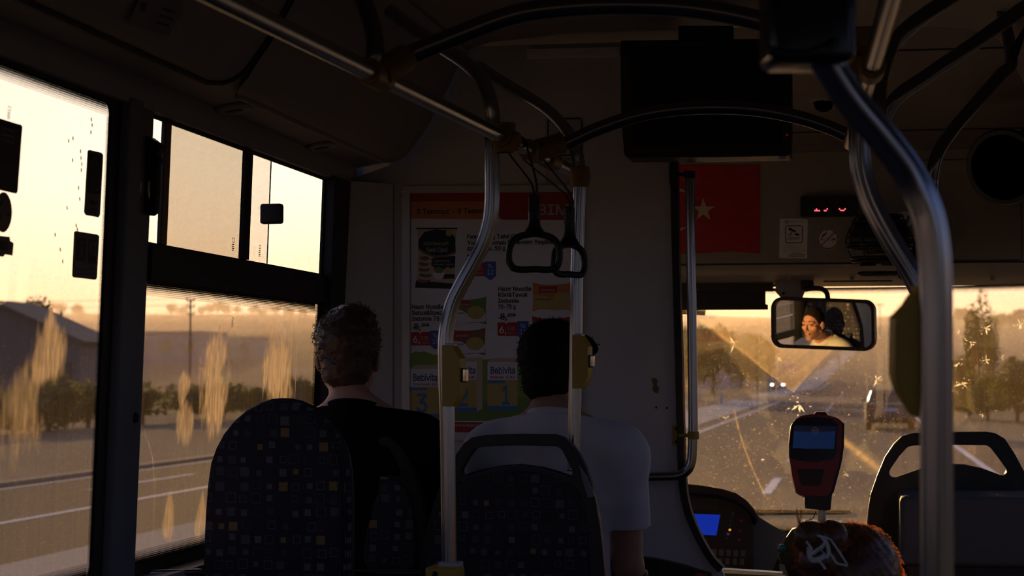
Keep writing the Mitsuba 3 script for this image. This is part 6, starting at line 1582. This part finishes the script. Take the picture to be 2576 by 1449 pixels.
def line(parent, x, w, y0, y1, name='edge_line'):
    obj(name, ribbon(x - w / 2, x + w / 2, np.linspace(y0, y1, max(2, int((y1 - y0) / 12))) if y1 < 170 else np.r_[np.linspace(y0, 160, 16), np.geomspace(168, y1, 16)], 0.008), 'road_paint', parent, False)
line(RD, -5.2, 0.16, -20, 500); line(RD, 2.7, 0.16, -20, 400); line(RO, -11.2, 0.16, -20, 400); line(RO, -14.45, 0.12, -20, 300)
for i in range(14): line(RD, -1.46, 0.16, 2.5 + 16 * i - 16, 2.5 + 16 * i - 12, 'lane_dash') if False else line(RD, -1.46, 0.16, 33.2 + 12 * (i - 2), 38.2 + 12 * (i - 2), 'lane_dash')
for i in range(8): line(RO, -12.9, 0.14, 20 + 12.3 * i, 25.5 + 12.3 * i, 'lane_dash')
obj('kerb', cat([box(-15.05, -14.8, y, y + 9.9, GZ - 0.1, GZ + 0.07) for y in np.arange(0, 160, 10)]), 'shed_wall', RO, False)
# haze over the land
scene['haze'] = {'type': 'cube', 'to_world': T().translate([-200, 1620, 20]).scale([1400, 1520, 45]), 'bsdf': {'type': 'null'},
                 'interior': {'type': 'homogeneous', 'albedo': {'type': 'rgb', 'value': [0.78, 0.70, 0.70]}, 'sigma_t': 0.00046, 'phase': {'type': 'hg', 'g': 0.5}}}
tag('haze', 'evening haze over the distant land', kind='stuff')
# foliage
def leaves(c, r, n, size, seed, lower=0.0, cl=7):
    g = np.random.default_rng(seed); c, r = np.asarray(c, float), np.asarray(r, float)
    cc = g.normal(size=(cl, 3)); cc /= np.linalg.norm(cc, axis=1, keepdims=True); cc = cc * 0.55 * g.uniform(0.5, 1.0, (cl, 1))
    k = g.integers(0, cl, n)
    q = g.normal(size=(n, 3)); q /= np.linalg.norm(q, axis=1, keepdims=True)
    q = cc[k] + q * g.uniform(0.3, 0.55, (n, 1))
    P = c + q * r
    a = g.normal(size=(n, 3)); a /= np.linalg.norm(a, axis=1, keepdims=True)
    b = np.cross(a, g.normal(size=(n, 3))); b /= np.linalg.norm(b, axis=1, keepdims=True)
    s = size * g.uniform(0.6, 1.3, (n, 1))
    V = np.stack([P - a * s, P + b * s * 0.5, P + a * s, P - b * s * 0.5], 1).reshape(-1, 3)
    i = np.arange(n) * 4
    return trimesh.Trimesh(V, np.vstack([np.stack([i, i + 1, i + 2], 1), np.stack([i, i + 2, i + 3], 1)]), process=False)
def tree(lab, x, y, h, w, seed, cat_='tree', n=1600, group=None, leaf='leaf', trunk=0.25, size=None):
    z = float(land(x, y)) - 0.05
    k = thing('tree' if cat_ == 'tree' else 'bush', lab, cat_, group)
    obj('foliage', leaves((x, y, z + h * (0.5 + trunk / 2)), (w / 2, w / 2, h * (1 - trunk) / 2), n, size or w * 0.05, seed), leaf, k, False)
    g = np.random.default_rng(seed)
    tr = [tube([(x, y, z - 0.2), (x + 0.02 * w, y, z + h * 0.4), (x, y, z + h * 0.75)], w * 0.035, 8, scale=[1, 0.7, 0.3])]
    for i in range(4):
        a = g.uniform(0, 6.28); z0 = z + h * g.uniform(0.25, 0.5)
        tr.append(tube([(x, y, z0), (x + 0.3 * w * math.cos(a), y + 0.3 * w * math.sin(a), z0 + h * 0.22)], w * 0.014, 6, scale=[1, 0.4]))
    obj('trunk', cat(tr), 'bark', k, True)
    return k
def X_at(u, y): return (u - 2151) / F * y * 1.0
tree('tall ragged tree standing right of the road ahead', X_at(2450, 105), 105, 6.4, 1.75, 1, n=2600, leaf='leaf_dark', trunk=0.12)
tree('tree leaning against the tall one right of the road', X_at(2482, 112), 112, 5.9, 1.6, 2, n=2200, leaf='leaf_dark', trunk=0.12)
for i, (u, y, h, w) in enumerate(((2425, 92, 2.6, 2.4), (2470, 88, 2.3, 2.2), (2540, 84, 2.9, 2.6), (2624, 82, 2.6, 2.4), (2415, 130, 3.4, 2.6))):
    tree(('low olive bush left of the tall tree, beside the road', 'low olive bush at the foot of the tall trees', 'rounded olive bush right of the tall trees', 'olive bush at the right edge of the windshield', 'farther dark bush left of the tall tree')[i], X_at(u, y), y, h, w, 10 + i, 'bush', 1500, 'roadside bushes ahead on the right', 'leaf', 0.05)
for i, (u, y, h, w) in enumerate(((1725, 150, 5.4, 6), (1800, 170, 6.4, 6), (1868, 210, 5.2, 7), (1905, 260, 6.4, 8), (1760, 265, 7.5, 9), (1835, 300, 7.0, 10))):
    tree('hazy %s tree left of the road ahead, %s from the left' % (('dark', 'dark', 'low', 'slim', 'far', 'far')[i], ('first', 'third', 'fifth', 'sixth', 'second', 'fourth')[i]), X_at(u, y), y, h, w, 30 + i, 'tree', 1500, 'trees left of the road ahead', 'leaf_dark', 0.12)
for i, (u, y, h, w) in enumerate(((2505, 700, 7, 8), (2530, 690, 7, 6), (2548, 720, 8, 9), (2300, 1250, 16, 22), (2420, 800, 8, 12))):
    tree('small tree on the far right ridge, %s from the right' % ('third', 'second', 'first', 'fifth', 'fourth')[i], X_at(u, y), y, h, w, 50 + i, 'tree', 260, 'far trees on the right ridge', 'leaf_dark', 0.2, size=w * 0.09)
g_ = np.random.default_rng(8)
for i, u in enumerate((70, 120, 205, 235, 380, 410, 462, 485, 505, 527, 560, 600, 632, 665, 700, 740, 775)):
    y = 1500 + g_.uniform(-60, 60); w = g_.uniform(9, 18)
    tree('tiny tree on the hazy left ridge, %s from the left' % ORD[i], X_at(u, y), y, w * 0.75, w, 70 + i, 'tree', 160, 'far trees on the left ridge', 'leaf_dark', 0.15, size=w * 0.1)
tree('tree whose crown shows behind the shed roof at the left edge', X_at(12, 118), 118, 6.9, 3.4, 95, n=900, leaf='leaf_dark')
for i, (u, y, h, w) in enumerate(((40, 62, 2.0, 3.0), (150, 66, 1.7, 2.8), (300, 70, 1.8, 2.8), (420, 78, 1.6, 2.4), (520, 80, 1.9, 3.4), (640, 82, 1.8, 3.2), (740, 88, 1.9, 3.4), (-60, 58, 1.8, 3))):
    tree('scrubby bush on the far left verge, %s from the left' % ('second', 'third', 'fourth', 'fifth', 'sixth', 'seventh', 'eighth', 'first')[i], X_at(u, y), y, h, w, 110 + i, 'bush', 900, 'bushes along the far verge', 'leaf', 0.02)
# sheds
def shed(name, lab, x0, x1, y0, y1, eave, ridge, wall, roof, windows=()):
    k = thing(name, lab, 'building')
    z = float(land((x0 + x1) / 2, y0)) - 0.3
    xm = (x0 + x1) / 2
    obj('wall', prism([(x0, z), (x1, z), (x1, eave), (xm, ridge), (x0, eave)], y1 - y0, frame((0, y1, 0), (1, 0, 0), n=(0, -1, 0))), wall, k, False)
    for s, xa in ((-1, x0 - 0.4), (1, x1 + 0.4)):
        e = eave - 0.4 * (ridge - eave) / (xm - x0)
        rows = [[(xa, y0 - 0.4, e + 0.05), (xa, y1 + 0.4, e + 0.05)], [(xm, y0 - 0.4, ridge + 0.08), (xm, y1 + 0.4, ridge + 0.08)]]
        gg = strips(rows); top = gg.copy(); top.apply_translation([0, 0, 0.12])
        obj('roof', cat([gg, top, strips([[rows[0][0], rows[1][0]], [np.array(rows[0][0]) + [0, 0, .12], np.array(rows[1][0]) + [0, 0, .12]]])]), roof, k, False)
    for (a, b, c, d) in windows:
        w = obj('window', box(a, b, y0 - 0.05, y0 + 0.02, c, d), 'rubber', k, False)
        obj('pane', box(a + 0.08, b - 0.08, y0 - 0.06, y0 - 0.04, c + 0.08, d - 0.08), 'car_glass', w, False)
    return k
shed('shed', 'brown gabled shed beyond the road, seen through the near left window', -43.0, -34.8, 86, 90, EYE + 1.42, EYE + 3.15, 'shed_wall', 'shed_roof', ((-37.6, -36.6, 0.6, 1.9), (-36.0, -35.2, 0.6, 1.9)))
def block(lab, u0, u1, v0, y, depth, wall, group=None, wn=4):
    x0, x1 = X_at(u0, y), X_at(u1, y); zt = EYE + (938.5 - v0) / F * y; zb = float(land((x0 + x1) / 2, y)) - 0.5
    k = thing('building', lab, 'building', group)
    obj('wall', box(x0, x1, y, y + depth, zb, zt), wall, k, False)
    obj('roof', box(x0 - 0.3, x1 + 0.3, y - 0.3, y + depth + 0.3, zt, zt + 0.25), 'concrete', k, False)
    for i in range(wn):
        a = x0 + (x1 - x0) * (i + 0.3) / wn; b = a + (x1 - x0) * 0.4 / wn
        w = obj('window', box(a, b, y - 0.05, y + 0.05, zt - (zt - zb) * 0.55, zt - (zt - zb) * 0.25), 'rubber', k, False)
        obj('pane', box(a + 0.1, b - 0.1, y - 0.07, y - 0.04, zt - (zt - zb) * 0.52, zt - (zt - zb) * 0.28), 'car_glass', w, False)
block('long pale blue building behind the window pillar on the left', 200, 462, 832, 330, 14, 'pale_wall')
block('smaller pale blue building right of the utility pole', 510, 606, 846, 350, 12, 'pale_wall', wn=2)
block('low pale building left of the road ahead', 1752, 1872, 938, 235, 10, 'pale_wall', wn=3)
# utility pole and wires
UP = thing('utility_pole', 'utility pole with three pairs of cross arms on the left horizon', 'utility pole')
px_, py_ = X_at(432, 150), 150.0
zt = EYE + (938.5 - 745) / F * 150
obj('mast', tube([(px_, py_, float(land(px_, py_)) - 0.5), (px_, py_, zt)], 0.09, 8), 'bark', UP, True)
arms_z = []
for dv in (748, 765, 784):
    z = EYE + (938.5 - dv) / F * 150; arms_z.append(z)
    obj('cross_arm', box(px_ - 0.34, px_ + 0.34, py_ - 0.05, py_ + 0.05, z - 0.05, z + 0.05), 'bark', UP, False)
    for s in (-1, 1): obj('insulator', lathe([(0, 0.22), (0.05, 0.2), (0.06, 0.1), (0.03, 0.0), (0, 0)], 8, frame((px_ + s * 0.30, py_, z + 0.05), (1, 0, 0), n=(0, 0, 1))), 'concrete', UP, True)
for i, z in enumerate(arms_z[:2]):
    a, b = np.array([px_, py_, z + 0.2]), np.array([-88.0, 95.0, z + 1.2])
    pts = [a + (b - a) * t - np.array([0, 0, 5.0 * t * (1 - t)]) for t in np.linspace(0, 1, 24)]
    tag(obj('power_line', tube(pts, 0.018, 5), 'bark', None, True), 'thin sagging power line left of the utility pole, %s of two' % ('upper', 'lower')[i], 'power line')
for i, (u, v, y) in enumerate(((1820, 1004, 128), (1766, 1000, 140), (1900, 985, 190), (2096, 935, 330))):
    if i == 3: continue
    x = X_at(u, y); k = thing('marker_post', 'slim blue marker post on the median, %s' % ('nearest of three', 'second of three', 'farthest of three')[i], 'marker post', 'marker posts on the median')
    obj('post', rbox(x - 0.06, x + 0.06, y - 0.04, y + 0.04, GZ, GZ + 0.85, 0.02), 'sky_print', k, 30); obj('band', box(x - 0.064, x + 0.064, y - 0.044, y + 0.044, GZ + 0.62, GZ + 0.74), 'white_print', k, False)
k = thing('road_sign', 'blue road sign on two posts beyond the oncoming cars', 'road sign')
x, y = X_at(1993, 205), 205
obj('plate', rbox(x - 0.85, x + 0.85, y - 0.03, y + 0.03, EYE + 0.20, EYE + 0.90, 0.02), 'blue_print', k, 30)
obj('border', cat([box(x - 0.80, x + 0.80, y - 0.036, y - 0.03, EYE + zz, EYE + zz + 0.03) for zz in (0.24, 0.83)]), 'white_print', k, False)
for s in (-1, 1): obj('post', cyl((x + s * 0.6, y + 0.05, GZ), (x + s * 0.6, y + 0.05, EYE + 0.85), 0.04, 8), 'concrete', k, True)
for u, y, v in ((2213, 420, 770), (2112, 300, 830)):
    x = X_at(u, y); k = thing('street_lamp', 'slim street lamp beside the road far ahead, %s' % ('nearer the hilltop' if y > 400 else 'left of the dark car'), 'street lamp')
    z0, z1 = float(land(x, y)), EYE + (938.5 - v) / F * y
    obj('mast', tube([(x, y, z0), (x, y, z1)], 0.10, 8), 'bark', k, True); obj('head', rbox(x - 0.75, x + 0.75, y - 0.2, y + 0.2, z1 - 0.1, z1 + 0.15, 0.05), 'bark', k, 30)
# cars
def car(lab, x, y, heading, paint, lights=None, L=4.35, Wd=1.72, H=1.44):
    'heading +1 drives away from us; -1 comes towards us'
    k = thing('car', lab, 'car')
    m = np.eye(4); m[:3, :3] = rotz(0 if heading > 0 else math.pi); m[:3, 3] = (x, y, GZ)
    prof = [(0.0, 0.34), (0.02, 0.62), (0.06, 0.90), (0.22, 0.98), (0.75, 1.0), (2.9, 0.98), (3.6, 0.90), (4.15, 0.78), (4.33, 0.60), (4.35, 0.36), (4.2, 0.24), (0.15, 0.24)]
    fm = frame((-Wd / 2, 0, 0), (0, 1, 0), n=(1, 0, 0))
    obj('body', xf(soft_prism(prof, Wd, 0.10, fm, 4), m), paint, k, 50)
    zs = [(0.95, 0.0), (1.20, 0.10), (1.38, 0.17), (H, 0.26)]
    ring = lambda z, ins, y0, y1: np.array([(-Wd / 2 + 0.06 + ins, y0, z), (Wd / 2 - 0.06 - ins, y0, z), (Wd / 2 - 0.06 - ins, y1, z), (-Wd / 2 + 0.06 + ins, y1, z)])
    cab = np.vstack([ring(0.95, 0, 0.42, 3.35), ring(1.37, 0.15, 0.92, 2.62), ring(H, 0.28, 1.10, 2.40)])
    obj('cabin', xf(tm(m3.Manifold.hull_points(cab)), m), paint, k, 30)
    gl = lambda pts: xf(tm(m3.Manifold.hull_points(np.array(pts, float))), m)
    h2 = Wd / 2
    obj('rear_window', gl([(-h2 + 0.16, 0.44, 1.00), (h2 - 0.16, 0.44, 1.00), (h2 - 0.26, 0.86, 1.34), (-h2 + 0.26, 0.86, 1.34), (-h2 + 0.16, 0.50, 1.00), (h2 - 0.16, 0.50, 1.00), (h2 - 0.26, 0.90, 1.34), (-h2 + 0.26, 0.90, 1.34)]), 'car_glass', k, False)
    obj('front_window', gl([(-h2 + 0.16, 3.30, 1.00), (h2 - 0.16, 3.30, 1.00), (h2 - 0.26, 2.70, 1.34), (-h2 + 0.26, 2.70, 1.34), (-h2 + 0.16, 3.25, 1.00), (h2 - 0.16, 3.25, 1.00), (h2 - 0.26, 2.66, 1.34), (-h2 + 0.26, 2.66, 1.34)]), 'car_glass', k, False)
    for s in (-1, 1):
        obj('tail_lamp', xf(rbox(s * (h2 - 0.16) - 0.10, s * (h2 - 0.16) + 0.10, -0.01, 0.08, 0.66, 0.86, 0.02), m), 'red_dull', k, 30)
        g = xf(rbox(s * (h2 - 0.24) - 0.12, s * (h2 - 0.24) + 0.12, 4.22, 4.36, 0.60, 0.76, 0.02), m)
        if lights: obj('head_lamp', {**mikit.ply(g, 'white_print', smooth=30), 'emitter': lamp('h', lights)}, None, k, label='lit headlamp')
        else: obj('head_lamp', g, 'white_print', k, 30)
        for yy in (0.82, 3.45):
            w = obj('wheel', xf(lathe([(0, 0.09), (0.18, 0.09), (0.28, 0.10), (0.31, 0.07), (0.31, -0.09), (0.28, -0.10), (0, -0.10)], 24, frame((s * (h2 - 0.11), yy, 0.31), (0, 1, 0), n=(s, 0, 0))), m), 'tyre', k, 40)
            obj('hub', xf(lathe([(0, 0.105), (0.16, 0.10), (0.18, 0.09)], 16, frame((s * (h2 - 0.11), yy, 0.31), (0, 1, 0), n=(s, 0, 0))), m), 'silver_frame', w, 40)
        obj('mirror', xf(rbox(s * (h2 + 0.05) - 0.07, s * (h2 + 0.05) + 0.07, 2.75, 2.85, 0.96, 1.10, 0.03), m), paint, k, 30)
    obj('number_plate', xf(box(-0.26, 0.26, -0.02, 0.03, 0.66, 0.77), m), 'white_print', k, False)
    obj('rear_bumper', xf(rbox(-h2 + 0.04, h2 - 0.04, -0.06, 0.12, 0.34, 0.56, 0.04), m), paint, k, 40)
    return k
car('dark sedan driving ahead in the same lane, partly behind the yellow box', 1.22, 71.0, 1, 'car_dark')
car('oncoming dark car with lit headlamps, left of the validator in view', X_at(1961, 228), 232, -1, 'car_dark', (2.6, 2.7, 3.0))
car('farther oncoming car with bright headlamps', X_at(2014, 300), 304, -1, 'car_pale', (3.2, 3.1, 2.8))
# exterior mirror below the blind
k = thing('exterior_mirror', 'dark exterior mirror head just below the sun blind', 'mirror')
f9 = Flat((0, 9.5, EYE), (1, 0, 0), (0, -1, 0))
obj('head', f9.poly([(1712, 774), (1774, 776), (1772, 793), (1712, 790)], -0.06, 0.08, 0.01), 'black_plastic', k, 30)
obj('arm', cyl(f9.at(1730, 774), f9.at(1700, 690), 0.012, 8), 'black_plastic', k, True)
